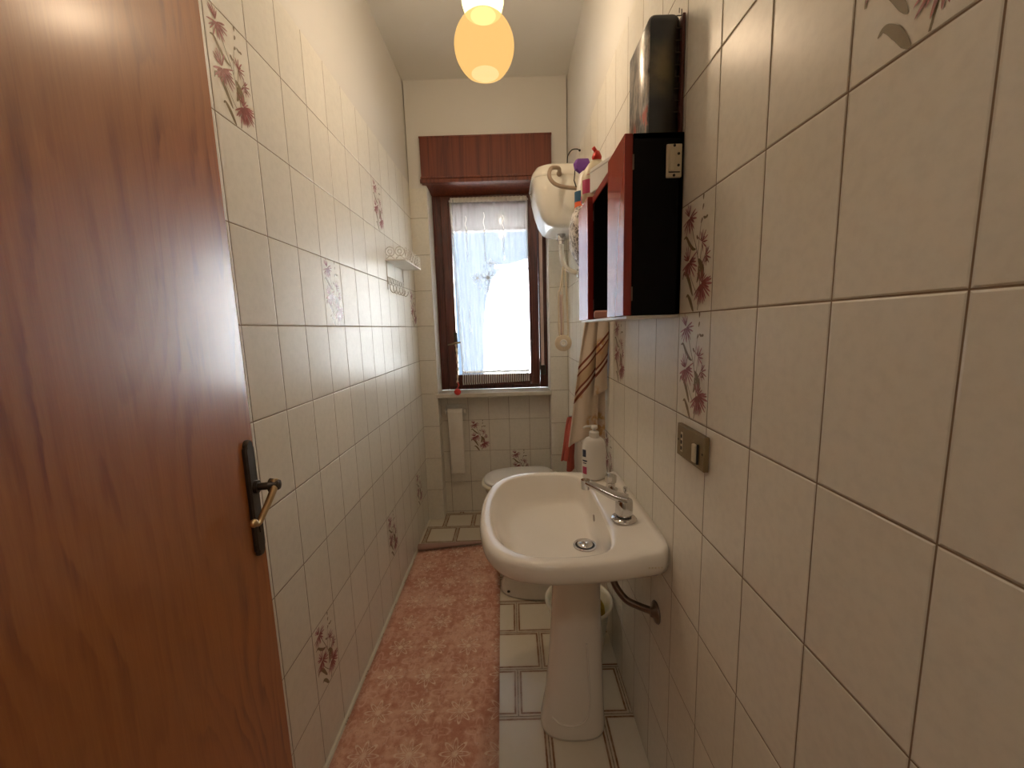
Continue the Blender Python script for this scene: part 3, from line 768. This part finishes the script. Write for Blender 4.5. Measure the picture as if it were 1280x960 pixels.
# ------------------------------------------------------------------ high level cistern
cs = thing('cistern', 'white high level toilet cistern mounted on the right wall beside the window', 'cistern', (XR, 2.36, 1.80))
b = MB(); C0, C1 = 2.165, 2.545
def cring(z, xf, y0, y1):
    out = []; xb = XR-.002; ym = (y0+y1)/2; hy = (y1-y0)/2; xm = (xf+xb)/2; hx = (xb-xf)/2
    for i in range(48):
        a = 2*PI*i/48; c, s_ = math.cos(a), math.sin(a)
        ex = .55 if c < 0 else .25
        out.append((xm+hx*math.copysign(abs(c)**ex, c), ym+hy*math.copysign(abs(s_)**.38, s_), z))
    return out
b.loft([cring(1.897, .255, C0+.05, C1-.05), cring(1.901, .225, C0+.035, C1-.035), cring(1.915, .200, C0+.02, C1-.02), cring(1.945, .178, C0+.008, C1-.008), cring(2.01, .155, C0, C1), cring(2.08, .140, C0, C1), cring(2.145, .130, C0, C1)])
b.build('tank', M['ceramic2'], cs, smooth=True)
b = MB(); b.loft([cring(2.146, .130, C0+.001, C1-.001), cring(2.150, .128, C0-.001, C1+.001), cring(2.172, .131, C0, C1), cring(2.198, .148, C0+.008, C1-.008), cring(2.212, .175, C0+.03, C1-.03), cring(2.218, .21, C0+.07, C1-.07)])
b.build('tank_lid', M['ceramic2'], cs, smooth=True)
b = MB(); b.cyl((.300, 2.36, 1.898), (.300, 2.36, 1.862), .024, n=20); b.cyl((.300, 2.36, 1.862), (.300, 2.36, 1.842), .018, n=6); b.build('outlet_nut', M['chrome'], cs, auto=30)
b = MB(); b.tube(catmull([(.300, 2.36, 1.85), (.300, 2.36, 1.79), (.308, 2.36, 1.745), (.335, 2.36, 1.705), (.385, 2.36, 1.682)], 8), .0135, 14); b.build('flush_pipe', M['ceramic2'], cs, smooth=True)
b = MB(); b.lathe([(.026, -.001), (.026, -.006), (.016, -.012)], (XR, 2.36, 1.680), 'x', 20); b.build('wall_rosette', M['chrome'], cs, smooth=True)
b = MB(); pts = catmull([(.268, 2.160, 2.150), (.258, 2.10, 2.153), (.215, 2.045, 2.133), (.205, 2.03, 2.090), (.235, 2.03, 2.055), (.300, 2.05, 2.045), (.394, 2.06, 2.042)], 8)
b.tube(pts, .0095, 12); b.sphere((.268, 2.161, 2.150), .014, 14); sh = b.build('supply_hose', M['hose'], cs, smooth=True)
cb = MB(); cb.tube(catmull([(.318, 2.22, 2.206), (.318, 2.20, 2.245), (.338, 2.20, 2.275), (.372, 2.24, 2.296), (.390, 2.262, 2.298)], 8), .0028, 8)
cb.sphere((.390, 2.262, 2.298), .006, 10); cb.build('cable', M['rubber'], cs, smooth=True)

# ------------------------------------------------------------------ wall cabinet
KZ0, KZ1, KX = 1.402, 1.800, .284
K0, K1, K2, K3 = .952, 1.108, 1.385, 1.560
cab = thing('wall_cabinet', 'black bathroom wall cabinet with two glossy red doors on the right wall', 'cabinet', (XR, 1.25, KZ0))
b = MB()
b.box(KX, XR-.0005, K0, K0+.016, KZ0, KZ1); b.box(KX, XR-.0005, K3-.016, K3, KZ0, KZ1)
b.box(KX, XR-.0005, K0, K3, KZ1-.014, KZ1); b.box(XR-.012, XR-.0005, K0, K3, KZ0, KZ1)
b.box(KX, XR-.0005, K1, K1+.012, KZ0, KZ1); b.box(KX, XR-.0005, K2-.012, K2, KZ0, KZ1)
carc = b.build('carcass', M['blacklam'], cab, bevel=.0015)
b = MB(); b.box(KX-.012, XR-.001, K0+.001, K3-.001, KZ0-.008, KZ0-.0005); b.build('bottom_shelf', M['white'], cab, bevel=.002)
for y0, y1 in ((K0, K1), (K2, K3)):
    b = MB(); b.box(KX-.020, KX-.001, y0, y1, KZ0, KZ1)
    for k, f in enumerate(b.f): pass
    b.m[2] = 1; b.m[4] = 1
    d = b.build('door', [M['red'], M['redede']], cab, bevel=.0015)
    for z in (KZ0+.05, KZ1-.06):
        bb = MB(); bb.box(KX-.002, KX+.0015, y0-.001, y0+.003, z-.016, z+.016); bb.build('hinge', M['darkchrome'], d)
b = MB(); b.box(KX-.004, KX-.0005, K1+.002, K2-.002, KZ1-.022, KZ1); b.build('top_rail', M['redede'], cab)
b = MB(); b.box(.356, .390, K0-.007, K0, 1.703, 1.773)
so = b.build('socket_plate', M['ivory'], cab, bevel=.002)
b = MB(); b.box(.361, .372, K0-.0115, K0-.007, 1.716, 1.762); b.build('rocker', M['ivory'], so, bevel=.0015)
b = MB()
for x, z in ((.3725, 1.769), (.3725, 1.707), (.382, 1.728), (.382, 1.752)): b.lathe([(.0030, 0), (.0030, .0016)], (x, K0-.0075, z), 'y', 12)
b.box(.3605, .3855, K0-.0076, K0-.0068, 1.7125, 1.7150)
b.build('pin_holes', M['rubber'], so)

# white carton on the cabinet top
b = MB(); b.box(-.075, .075, -.020, .020, 0, .072)
ct = b.build('carton', M['white'], None, bevel=.002); ct.location = (.312, 1.292, KZ1+.001); ct.rotation_euler = (0, 0, math.radians(-68))
tag(ct, 'small white carton between the tin box and the detergent bottle on the cabinet top', 'box')
b = MB(); b.box(-.076, .0755, -.0206, .0206, .058, .062); b.build('grey_stripe', M['grey'], ct)
# soap bar in the open bay
b = MB(); b.box(-.034, .034, -.024, .024, 0, .026)
sp = b.build('soap_bar', M['soap'], None, bevel=.007, seg=3); sp.location = (.303, 1.335, KZ0+.0005); sp.rotation_euler = (0, 0, 1.2)
tag(sp, 'pink soap bar lying in the open middle bay of the red cabinet', 'soap')
# ------------------------------------------------------------------ tin box standing on the cabinet
n = N('printed tin front'); v, x, y, z = n.coord()
g = n.math('MULTIPLY', n.step(z, .06, .13), n.step(z, .15, .21, 1, 0)); g = n.math('MULTIPLY', g, n.step(x, -.005, .028, 1, 0))
g = n.math('MAXIMUM', g, 0)
cc = n.mix(n.math('MULTIPLY', g, n.step(n.noise(v, 25, 3), .3, .6, .5, 1)), (.004, .004, .004), (.15, .11, .035)); M['tinfront'] = n.done(n.bsdf(cc, .3, 0, None, .4, .2))
n = N('printed tin side'); v, x, y, z = n.coord()
nz = n.noise(n.mapping(v, (1, 1.2, .5)), 28, 4, .6)
cc = n.ramp(nz, [(.36, (.03, .03, .03)), (.46, (.16, .15, .14)), (.56, (.50, .44, .38)), (.70, (.20, .19, .19))])
cc = n.mix(n.math('MULTIPLY', n.step(z, .07, .055), n.step(nz, .46, .55)), cc, (.55, .12, .09)); M['tinside'] = n.done(n.bsdf(cc, .3, 0, None, .5, .2))
tin = thing('tin_box', 'tall black decorative tin box with rounded corners on top of the cabinet', 'tin', (.353, 1.02, KZ1))
b = MB(); tx0, tx1, ty0, ty1, tz0, tz1 = .317, .3860, .965, 1.105, KZ1+.001, 2.044
rg = []
for yy, ins in ((ty0, .004), (ty0+.004, 0), (ty1-.004, 0), (ty1, .004)):
    r = .016; o_ = []
    for cx, cz, a0 in ((tx1-r, tz0+.004, -90), (tx1-r, tz1-r, 0), (tx0+r, tz1-r, 90), (tx0+.004, tz0+.004, 180)):
        q = r if cz > tz0+.01 else .004
        ccx = cx if q == r else (tx1-.004 if a0 == -90 else tx0+.004)
        for k in range(7):
            a = A(a0+90*k/6); o_.append((ccx+(q-ins)*math.cos(a), yy, cz+(q-ins)*math.sin(a)))
    rg.append(o_)
b.loft(rg)
b.m = [0]*len(b.m)
for i, f in enumerate(b.f):
    if len(f) == 4:
        c = sum((Vector(b.v[k]) for k in f), Vector())/4
        if c.x < tx0+.010: b.m[i] = 1
tb = b.build('tin_body', [M['tinfront'], M['tinside']], tin, auto=50)
M['gold'] = simple('faded gold lettering', (.045, .034, .025), .4)
b = MB()
for k in range(9):   # column of faded ornamental lettering down the front edge
    z = 1.845+.024*k
    b.box(.377, .389, ty0-.0006, ty0-.0002, z, z+.0022); b.box(.377 if k % 2 else .387, .379 if k % 2 else .389, ty0-.0006, ty0-.0002, z, z+.014)
    if k % 3: b.box(.382, .3836, ty0-.0006, ty0-.0002, z+.006, z+.016)
b.build('faded_lettering', M['gold'], tb)

b = MB(); b.box(.3885, .3945, .958, 1.10, KZ1+.001, 2.040)
cd_ = b.build('card', simple('maroon card', (.10, .022, .014), .5), None, bevel=.001); tag(cd_, 'thin maroon card stood between the black tin and the tiled wall', 'card')
# ------------------------------------------------------------------ bottles on the cabinet and in the pouch
def prof_bottle(mb, cx, cy, z0, prof, sx=1., sy=1., n=28): mb.lathe(prof, (cx, cy, z0), 'z', n, sx=sx, sy=sy)
db = thing('detergent_bottle', 'white detergent bottle with pink label and red cap on the cabinet top', 'bottle', (.312, 1.47, KZ1))
b = MB(); prof_bottle(b, .312, 1.47, KZ1+.001, [(.001, 0), (.040, 0), (.043, .004), (.044, .05), (.042, .085), (.034, .112), (.022, .132), (.013, .142), (.011, .150), (.001, .150)], 1.25, .8)
bo = b.build('bottle_body', M['ivory'], db, smooth=True)
b = MB(); prof_bottle(b, .312, 1.47, KZ1+.144, [(.001, 0), (.015, 0), (.017, .010), (.012, .022), (.009, .028), (.001, .030)]); b.tube([(.312, 1.47, KZ1+.168), (.304, 1.465, KZ1+.176), (.298, 1.462, KZ1+.182)], .006, 8)
b.build('cap', M['redpl'], db, smooth=True)
b = MB(); label(b, .312, 1.47, .0545, .0350, A(200), A(262), KZ1+.030, KZ1+.075); label(b, .312, 1.47, .0545, .0350, A(172), A(192), KZ1+.002, KZ1+.026)
b.build('pink_label', M['pink'], bo)
b = MB(); label(b, .312, 1.47, .0545, .0350, A(225), A(268), KZ1+.0885, KZ1+.0905, -.0002); b.build('label_line', M['pink'], bo)

n = N('grey patterned fabric'); v, x, y, z = n.coord()
vo = n.new('ShaderNodeTexVoronoi', feature='DISTANCE_TO_EDGE'); n.link(v, vo.inputs['Vector']); vo.inputs['Scale'].default_value = 55
cc = n.mix(n.step(vo.outputs['Distance'], .04, .12), (.62, .58, .54), (.20, .18, .18)); cc = n.mix(n.step(n.noise(v, 30, 3), .45, .6), cc, (.66, .62, .57))
M['pattern'] = n.done(n.bsdf(cc, .85))
po = thing('wall_pouch', 'grey and white patterned pouch hanging on the right wall beyond the cabinet', 'pouch', (XR, 1.74, 1.62))
b = MB()
rg = []
for z, xf, y0, y1 in ((1.625, .335, 1.70, 1.78), (1.635, .300, 1.68, 1.80), (1.70, .268, 1.66, 1.82), (1.79, .262, 1.66, 1.82), (1.85, .275, 1.66, 1.82)):
    rg.append([(XR-.002, y0, z), ((XR+xf)/2, y0-.004, z), (xf+.012, y0, z), (xf, y0+.02, z), (xf, y1-.02, z), (xf+.012, y1, z), (XR-.002, y1, z)])
b.loft(rg, True, False); b.build('pouch_body', M['pattern'], po, smooth=True, solid=.003)
b = MB(); b.tube([(XR-.004, 1.70, 1.85), (XR-.006, 1.74, 1.90), (XR-.004, 1.78, 1.85)], .003, 8); b.build('hanging_loop', M['cord'], po, smooth=True)
pb = thing('spray_bottle', 'bottle with purple cap and blue and orange label standing in the patterned pouch', 'bottle', (.318, 1.74, 1.66))
b = MB(); prof_bottle(b, .318, 1.74, 1.66, [(.001, 0), (.034, 0), (.036, .01), (.036, .20), (.033, .25), (.020, .33), (.014, .345), (.001, .345)], 1.1, .8)
bo = b.build('bottle_body', M['white'], pb, smooth=True)
b = MB(); label(b, .318, 1.74, .0396, .0288, A(140), A(280), 1.885, 1.925); b.build('blue_label', M['blue'], bo)
b = MB(); label(b, .318, 1.74, .0396, .0288, A(140), A(280), 1.862, 1.884); b.build('orange_label', M['orange'], bo)
b = MB(); b.loft([[(.318+dx*s, 1.74+dy*s*.6, z) for dx, dy in ((-.035, -.025), (.020, -.025), (.026, 0), (.020, .025), (-.035, .025), (-.045, 0))] for z, s in ((1.997, .45), (2.012, .9), (2.035, 1.0), (2.052, .75))])
b.build('cap', M['purple'], pb, auto=30, bevel=.002)
b = MB(); b.tube([(.280, 1.735, 2.01), (.276, 1.735, 1.97), (.284, 1.735, 1.945)], .0025, 6); b.build('trigger', M['rubber'], pb, smooth=True)

# ------------------------------------------------------------------ tape roll hanging on cords
tr_ = thing('tape_roll', 'cream roll with a ring hanging on looped cotton cord below the cistern', 'roll', (.305, 2.33, 1.28))
RC = Vector((.300, 2.33, 1.285))
b = MB(); b.lathe([(.020, -.020), (.044, -.021), (.047, -.017), (.047, .017), (.044, .021), (.020, .020), (.018, .014), (.018, -.014), (.020, -.020)], RC, 'y', 36, False, False)
b.build('roll_body', M['cord'], tr_, smooth=True)
b = MB(); b.tube([(RC.x+.016*math.cos(a), RC.y-.022, RC.z+.016*math.sin(a)) for a in [2*PI*k/24 for k in range(24)]], .006, 8, closed=True); b.build('core_ring', M['white'], tr_, smooth=True)
b = MB()
b.tube(catmull([(.306, 2.337, 1.715), (.288, 2.33, 1.60), (.277, 2.33, 1.56), (.276, 2.33, 1.42), (.279, 2.33, 1.34), (.285, 2.325, 1.325)], 6), .005, 8)
b.tube(catmull([(.316, 2.337, 1.705), (.322, 2.33, 1.58), (.328, 2.33, 1.42), (.330, 2.33, 1.34), (.322, 2.325, 1.322)], 6), .005, 8)
b.tube(catmull([(.306, 2.337, 1.715), (.300, 2.33, 1.64), (.298, 2.33, 1.56), (.303, 2.33, 1.45), (.298, 2.33, 1.33)], 6), .0035, 8)
b.build('looped_cord', M['cord'], tr_, smooth=True)
b = MB(); b.grid(lambda u, v: (.284+.020*u+.002*math.sin(v*6), 2.331+.003*math.sin(v*5), 1.33+.23*v), 3, 14); b.build('tape_tail', M['strap'], tr_, smooth=True, solid=.002)

# ------------------------------------------------------------------ patterned towel
n = N('cream towel with brown stripes'); v, x, y, z = n.coord()
q = n.math('ADD', z, n.math('MULTIPLY', x, -1.25)); q = n.math('ADD', q, n.math('MULTIPLY', n.math('SUBTRACT', n.noise(v, 5, 2), .5), .02))
def band(c, w): return n.step(n.math('ABSOLUTE', n.math('SUBTRACT', q, c)), w, w+.003, 1, 0)
s1 = n.math('MAXIMUM', n.math('MAXIMUM', band(.390, .0045), band(.362, .003)), n.math('MAXIMUM', band(.302, .004), band(.276, .0065)))
mid = band(.332, .026)
vo = n.new('ShaderNodeTexVoronoi'); n.link(n.mapping(v, (1, .4, .8)), vo.inputs['Vector']); vo.inputs['Scale'].default_value = 11.5
fl = n.math('MULTIPLY', n.step(vo.outputs['Distance'], .30, .46, 1, 0), n.step(n.noise(v, 40, 3), .40, .56))
cc = n.mix(n.math('MULTIPLY', fl, .85), (.72, .60, .48), (.58, .33, .11))
cc = n.mix(n.math('MULTIPLY', mid, .8), cc, (.56, .36, .20)); cc = n.mix(s1, cc, (.22, .06, .035))
M['towel'] = n.done(n.bsdf(cc, .95, 0, n.bump(n.noise(v, 300, 2), .002, .5), sheen=.2, spec=.1))
TYW = 1.645
tw = thing('patterned_towel', 'cream towel with brown diagonal stripes hanging below the red cabinet', 'towel', (.31, TYW, .86))
def tow(x0t, x1t, x0b, x1b, ztop, zb0, zb1, y0, f, ph, am=.009):
    def fn(u, t):
        e = t**.7
        xa = x0t+(x0b-x0t)*min(1, t*1.0)**.8; xb = x1t+(x1b-x1t)*t
        zb = zb0+(zb1-zb0)*u
        return (xa+(xb-xa)*u, y0+am*(.4+e)*math.sin(u*2*PI*f+ph+.5*t)+.006*math.sin(t*7+u*3), ztop+(zb-ztop)*t)
    return fn
b = MB(); b.grid(tow(.318, .372, .232, .352, 1.452, .868, .948, TYW, 1.3, .4), 26, 40)
b.build('front_fold', M['towel'], tw, smooth=True, solid=.006)
b = MB(); b.grid(tow(.360, .393, .335, .390, 1.450, 1.09, 1.12, TYW-.016, .8, 2.0, .005), 14, 30)
b.build('side_fold', M['towel'], tw, smooth=True, solid=.006)
b = MB(); b.grid(tow(.335, .394, .268, .386, 1.450, .915, .905, TYW+.022, 1.5, 1.0), 26, 40)
b.build('back_fold', M['towel'], tw, smooth=True, solid=.006)
b = MB(); b.lathe([(.001, 0), (.017, 0), (.017, -.004), (.007, -.007), (.006, -.055), (.010, -.058), (.010, -.064), (.001, -.066)], (XR, TYW, 1.44), 'x', 18)
hk = b.build('towel_hook', M['chrome'], None, smooth=True); tag(hk, 'chrome hook on the right wall holding the striped towel', 'hook')
# salmon towel further back
pt = thing('salmon_towel', 'narrow salmon pink towel hanging on the right wall next to the toilet', 'towel', (.35, 2.43, .49))
b = MB(); b.grid(tow(.338, .374, .296, .335, .818, .535, .545, 2.43, .9, 0, .012), 14, 24); b.build('front_fold', M['pinkc'], pt, smooth=True, solid=.010)
b = MB(); b.grid(tow(.350, .385, .335, .380, .815, .455, .470, 2.462, .9, 2, .012), 14, 24); b.build('back_fold', M['pinkc'], pt, smooth=True, solid=.010)
b = MB(); b.lathe([(.001, 0), (.015, 0), (.015, -.004), (.006, -.007), (.005, -.045), (.009, -.048), (.001, -.052)], (XR, 2.445, .822), 'x', 16)
hk = b.build('wall_hook', M['chrome'], None, smooth=True); tag(hk, 'small chrome hook on the right wall holding the salmon towel', 'hook')

# ------------------------------------------------------------------ switch plate
sw = thing('switch_plate', 'bronze coloured switch plate with socket and rocker on the right wall', 'light switch', (XR, .848, 1.11))
b = MB(); b.box(XR-.012, XR-.0003, .785, .918, 1.075, 1.150); pl = b.build('cover', M['plate'], sw, bevel=.0025)
b = MB(); b.box(XR-.019, XR-.012, .811, .828, 1.087, 1.126)
rk = b.build('rocker', M['ivory'], sw, bevel=.002); 
b = MB(); b.box(XR-.0155, XR-.012, .8085, .811, 1.085, 1.128); b.build('rocker_gap', M['rubber'], sw)
b = MB(); b.box(XR-.0138, XR-.012, .884, .894, 1.088, 1.134); sk = b.build('socket', M['ivory'], sw, bevel=.001)
b = MB()
for z in (1.097, 1.111, 1.125): b.box(XR-.0146, XR-.0136, .8865, .8915, z-.0042, z+.0042)
b.build('socket_slot', M['rubber'], sk)
for y, z in ((.792, 1.112), (.911, 1.112)):
    b = MB(); b.lathe([(.0025, 0), (.0022, -.0008), (.0001, -.001)], (XR-.012, y, z), 'x', 12); b.build('cover_screw', M['bronze'], sw)

# ------------------------------------------------------------------ toilet paper
tp = thing('paper_holder', 'white ceramic toilet paper holder on the niche wall under the sill', 'paper holder', (-.42, YN, .81))
b = MB(); b.box(-.492, -.345, YN-.012, YN-.0005, .752, .842); b.build('back_plate', M['ceramic2'], tp, bevel=.006, seg=3)
for x in (-.502, -.362):
    b = MB(); b.box(x, x+.018, YN-.060, YN-.010, .778, .808); b.build('side_arm', M['ceramic2'], tp, bevel=.006, seg=3)

b = MB(); b.cyl((-.502, YN-.048, .793), (-.346, YN-.048, .793), .008, n=14); b.build('spindle', M['white'], tp, smooth=True)
rl = thing('toilet_paper', 'nearly used up white toilet paper roll with a long sheet hanging down', 'toilet paper', (-.43, YN-.048, .80))
b = MB(); b.lathe([(.0225, 0), (.0225, .108), (.0105, .108), (.0105, 0), (.0225, 0)], (-.476, YN-.048, .793), 'x', 30, False, False)
b.build('roll', M['paper'], rl, smooth=False, auto=40)
b = MB(); b.grid(lambda u, t: (-.476+.108*u+.012*t-.006*u*t, YN-.0712-.004*math.sin(t*2.2)+.0015*math.sin(u*6+t*5), .797-.468*t), 12, 40); b.build('hanging_sheet', M['paper'], rl, smooth=True, solid=.0008)

# ------------------------------------------------------------------ wire shelf on the left wall
ws = thing('wire_shelf', 'small white wirework shelf with scroll edging and hooks on the left wall', 'shelf', (XL, 2.35, 1.6))
Y0, Y1, XF = 2.14, 2.50, XL+.105
b = MB()
def scroll_row(p0, p1, z0, h, r, n):
    p0, p1 = Vector(p0), Vector(p1); d = (p1-p0)
    for k in range(n):
        c = p0+d*((k+.5)/n); rad = d.length/n*.46; e = d.normalized()
        for rr_, dz in ((rad, h*.62), (rad*.45, h*.62)):
            b.tube([tuple(c+e*(rr_*math.cos(a))+Vector((0, 0, z0+dz-c.z*0+rr_*math.sin(a)-0)) ) for a in [2*PI*j/16 for j in range(16)]], r, 6, closed=True)
        b.tube([tuple(c-e*rad+Vector((0, 0, z0))), tuple(c+e*rad*.2+Vector((0, 0, z0+h*.36)))], r, 6)
        b.tube([tuple(c+e*rad+Vector((0, 0, z0))), tuple(c-e*rad*.2+Vector((0, 0, z0+h*.36)))], r, 6)
SZT = 1.752
scroll_row((XL+.004, Y0, 0), (XF, Y0, 0), SZT, .06, .0019, 2)
scroll_row((XF, Y0, 0), (XF, Y1, 0), SZT, .06, .0019, 7)
scroll_row((XF, Y1, 0), (XL+.004, Y1, 0), SZT, .06, .0019, 2)
b.build('scroll_edging', M['wire'], ws, smooth=True)
b = MB(); b.box(XL+.001, XF+.002, Y0-.002, Y1+.002, SZT-.008, SZT-.002); b.build('shelf_tray', M['wire'], ws, bevel=.002)
b = MB()
for yy in (Y0+.01, Y1-.03): b.tube([(XL+.004, yy, SZT-.006), (XL+.004, yy, 1.60)], .0022, 6)
b.tube([(XL+.006, Y0+.01, 1.665), (XL+.006, Y1-.03, 1.665)], .0022, 6); b.tube([(XL+.006, Y0+.01, 1.63), (XL+.006, Y1-.03, 1.63)], .0022, 6)
for k in range(6):
    y = Y0+.03+.055*k
    b.tube([(XL+.006+.0*j, y+.017*math.cos(a), 1.648+.017*math.sin(a)) for j, a in enumerate([2*PI*q_/14 for q_ in range(14)])], .0018, 6, closed=True)
b.build('wire_frame', M['wire'], ws, smooth=True)
for k in range(5):
    y = Y0+.04+.062*k; b = MB()
    b.tube(catmull([(XL+.006, y, 1.63), (XL+.008, y, 1.60), (XL+.022, y+.004, 1.585), (XL+.036, y+.006, 1.598), (XL+.036, y+.006, 1.612)], 6), .0024, 8)
    b.build('hook', M['wire'], ws, smooth=True)

# ------------------------------------------------------------------ ceiling lamp
n = N('glowing amber glass'); lw = n.new('ShaderNodeLayerWeight'); lw.inputs[0].default_value = .25
v, x, y, z = n.coord()
em = n.new('ShaderNodeEmission')
n.link(n.mix(n.step(lw.outputs['Facing'], .72, .98), (1.0, .58, .19, 1), (1.0, .74, .40, 1)), em.inputs[0])
em.inputs[1].default_value = .88
trn = n.new('ShaderNodeBsdfTransparent'); trn.inputs[0].default_value = (1, .93, .84, 1)
ad = n.new('ShaderNodeMixShader'); ad.inputs[0].default_value = .30; n.link(em.outputs[0], ad.inputs[1]); n.link(trn.outputs[0], ad.inputs[2]); M['amber'] = n.done(ad.outputs[0])
n = N('bright upper glass'); em = n.new('ShaderNodeEmission'); em.inputs[0].default_value = (1.0, .90, .40, 1); em.inputs[1].default_value = 2.4
trn = n.new('ShaderNodeBsdfTransparent'); ad = n.new('ShaderNodeMixShader'); ad.inputs[0].default_value = .4; n.link(em.outputs[0], ad.inputs[1]); n.link(trn.outputs[0], ad.inputs[2]); M['bulb'] = n.done(ad.outputs[0])
n = N('pale lamp opening'); em = n.new('ShaderNodeEmission'); em.inputs[0].default_value = (1.0, .66, .34, 1); em.inputs[1].default_value = 2.2
trn = n.new('ShaderNodeBsdfTransparent'); ad = n.new('ShaderNodeMixShader'); ad.inputs[0].default_value = .8; n.link(em.outputs[0], ad.inputs[1]); n.link(trn.outputs[0], ad.inputs[2]); M['amber2'] = n.done(ad.outputs[0])
LX, LY = -.064, 1.54
lp = thing('pendant_lamp', 'double globe amber glass lamp hanging lit from the ceiling', 'lamp', (LX, LY, ZC))
b = MB(); LZ = 2.352
prof = []
for k in range(25):
    a = PI*(k/24); r = .104*math.sin(a); h = -.104*math.cos(a)
    if h < 0: r *= 1.0-.10*(-h/.104)**2; h *= 1.08
    prof.append((max(r, .001), h))
prof = [p for p in prof if p[1] > -.100]
b.lathe([(.048, -.088)]+[p for p in prof if p[1] > -.085], (LX, LY, LZ), 'z', 48, False, True); b.build('lower_globe', M['amber'], lp, smooth=True)
b = MB(); b.lathe([(.001, -.100), (.030, -.098), (.043, -.090), (.048, -.0875)], (LX, LY, LZ), 'z', 40, True, False); b.build('globe_base', M['amber2'], lp, smooth=True)
b = MB(); b.lathe([(.040, .092), (.064, .108), (.072, .135), (.070, .165), (.058, .195), (.035, .215), (.022, .222), (.001, .224)], (LX, LY, LZ), 'z', 40); b.build('upper_globe', M['bulb'], lp, smooth=True)
b = MB(); b.cyl((LX, LY, LZ+.222), (LX, LY, ZC-.03), .007, n=12); b.build('stem', M['brass'], lp, smooth=True)
b = MB(); b.lathe([(.012, -.05), (.045, -.030), (.055, -.004), (.055, -.0003)], (LX, LY, ZC), 'z', 32); b.build('ceiling_cup', M['brass'], lp, smooth=True)

for nm_, zz, en in (('lamp_bulb', LZ-.005, 13.5), ('lamp_bulb', LZ+.135, 3.2)):
    pl_ = bpy.data.lights.new(nm_, 'POINT'); pl_.energy = en; pl_.color = (1.0, .79, .58); pl_.shadow_soft_size = .035
    q_ = bpy.data.objects.new(nm_, pl_); COL.objects.link(q_); q_.location = (LX, LY, zz)
# fill light added on the hallway ceiling, unseen behind the camera
hl = thing('hall_fill_light', 'added round fill light on the unseen hallway ceiling behind the open door', 'lamp', (-.1, -.95, ZC))
n = N('lit opal glass'); em = n.new('ShaderNodeEmission'); em.inputs[0].default_value = (1, .88, .75, 1); em.inputs[1].default_value = 21; M['fill_opal'] = n.done(em.outputs[0])  # glow of the added fill light, softens the near walls and door
b = MB(); b.lathe([(.15, -.012), (.15, -.03), (.12, -.06), (.06, -.078), (.001, -.082)], (-.1, -.95, ZC), 'z', 40); b.build('shade', M['fill_opal'], hl, smooth=True)
b = MB(); b.lathe([(.001, -.0005), (.16, -.0005), (.16, -.016), (.15, -.018)], (-.1, -.95, ZC), 'z', 40); b.build('ring', M['white'], hl, auto=40)
# ------------------------------------------------------------------ outdoors: sky and the sunlit house across the street
M['facade'] = plaster('white rendered facade', (.85, .84, .82))
hs = thing('neighbour_house', 'white sunlit house across the street seen through the curtain', 'building', (2.2, 8.5, -3))
b = MB(); 
prof_ = [(-.62, -3), (-.60, .6), (-.57, 1.4), (-.50, 1.95), (-.37, 2.38), (-.12, 2.64), (.4, 2.78), (6.5, 2.95), (6.5, -3)]
b.loft([[(x, 8.5, z) for x, z in prof_], [(x, 13, z) for x, z in prof_]]); b.build('wall', M['facade'], hs)
b = MB(); b.box(-.30, 6.6, 8.44, 8.5, 2.60, 2.66); b.build('cornice', M['facade'], hs)
b = MB(); b.box(-12, 12, 3.6, 25, -3.2, -3.0); gr = b.build('street', M['facade']); struct(gr); gr.name = 'floor_street'

w = bpy.data.worlds.new('World'); SC.world = w; w.use_nodes = True; nt = w.node_tree; nt.nodes.clear()
ow = nt.nodes.new('ShaderNodeOutputWorld'); bg = nt.nodes.new('ShaderNodeBackground'); bg.inputs[0].default_value = (.50, .72, 1.0, 1); bg.inputs[1].default_value = .78
nt.links.new(bg.outputs[0], ow.inputs[0])
sd = bpy.data.lights.new('sun', 'SUN'); sd.energy = 60; sd.angle = .01; sd.color = (.90, .96, 1)
so_ = bpy.data.objects.new('sun', sd); COL.objects.link(so_); so_.rotation_euler = Vector((.25, .75, -.62)).to_track_quat('-Z', 'Y').to_euler(); so_.location = (0, -6, 8)
pd = bpy.data.lights.new('window_portal', 'AREA'); pd.shape = 'RECTANGLE'; pd.size = NR-NL; pd.size_y = 1.4; pd.cycles.is_portal = True
po_ = bpy.data.objects.new('window_portal', pd); COL.objects.link(po_); po_.location = ((NL+NR)/2, YW+.24, 1.62); po_.rotation_euler = (math.radians(-90), 0, 0)

# ------------------------------------------------------------------ camera
pi_, ro, ya = .14, -.0297, -.0016
cp, sp_, cy, sy, cr, sr = math.cos(pi_), math.sin(pi_), math.cos(ya), math.sin(ya), math.cos(ro), math.sin(ro)
F = Vector((sy*cp, cy*cp, -sp_)); R = Vector((cy, -sy, 0)); U = R.cross(F)
R, U = R*cr+U*sr, U*cr-R*sr
cd = bpy.data.cameras.new('camera'); cd.sensor_width = 36; cd.lens = 36*499.8/1280; cd.clip_start = .02
co = bpy.data.objects.new('camera', cd); COL.objects.link(co)
mw = Matrix((R, U, -F)).transposed().to_4x4(); mw.translation = Vector((0, 0, 1.382)); co.matrix_world = mw
SC.camera = co
SC.view_settings.view_transform = 'Standard'; SC.view_settings.look = 'None'; SC.view_settings.gamma = 1; SC.view_settings.use_curve_mapping = False
SC.view_settings.exposure = 0.36
for o in bpy.data.objects:
    if '_o' in o: del o['_o']
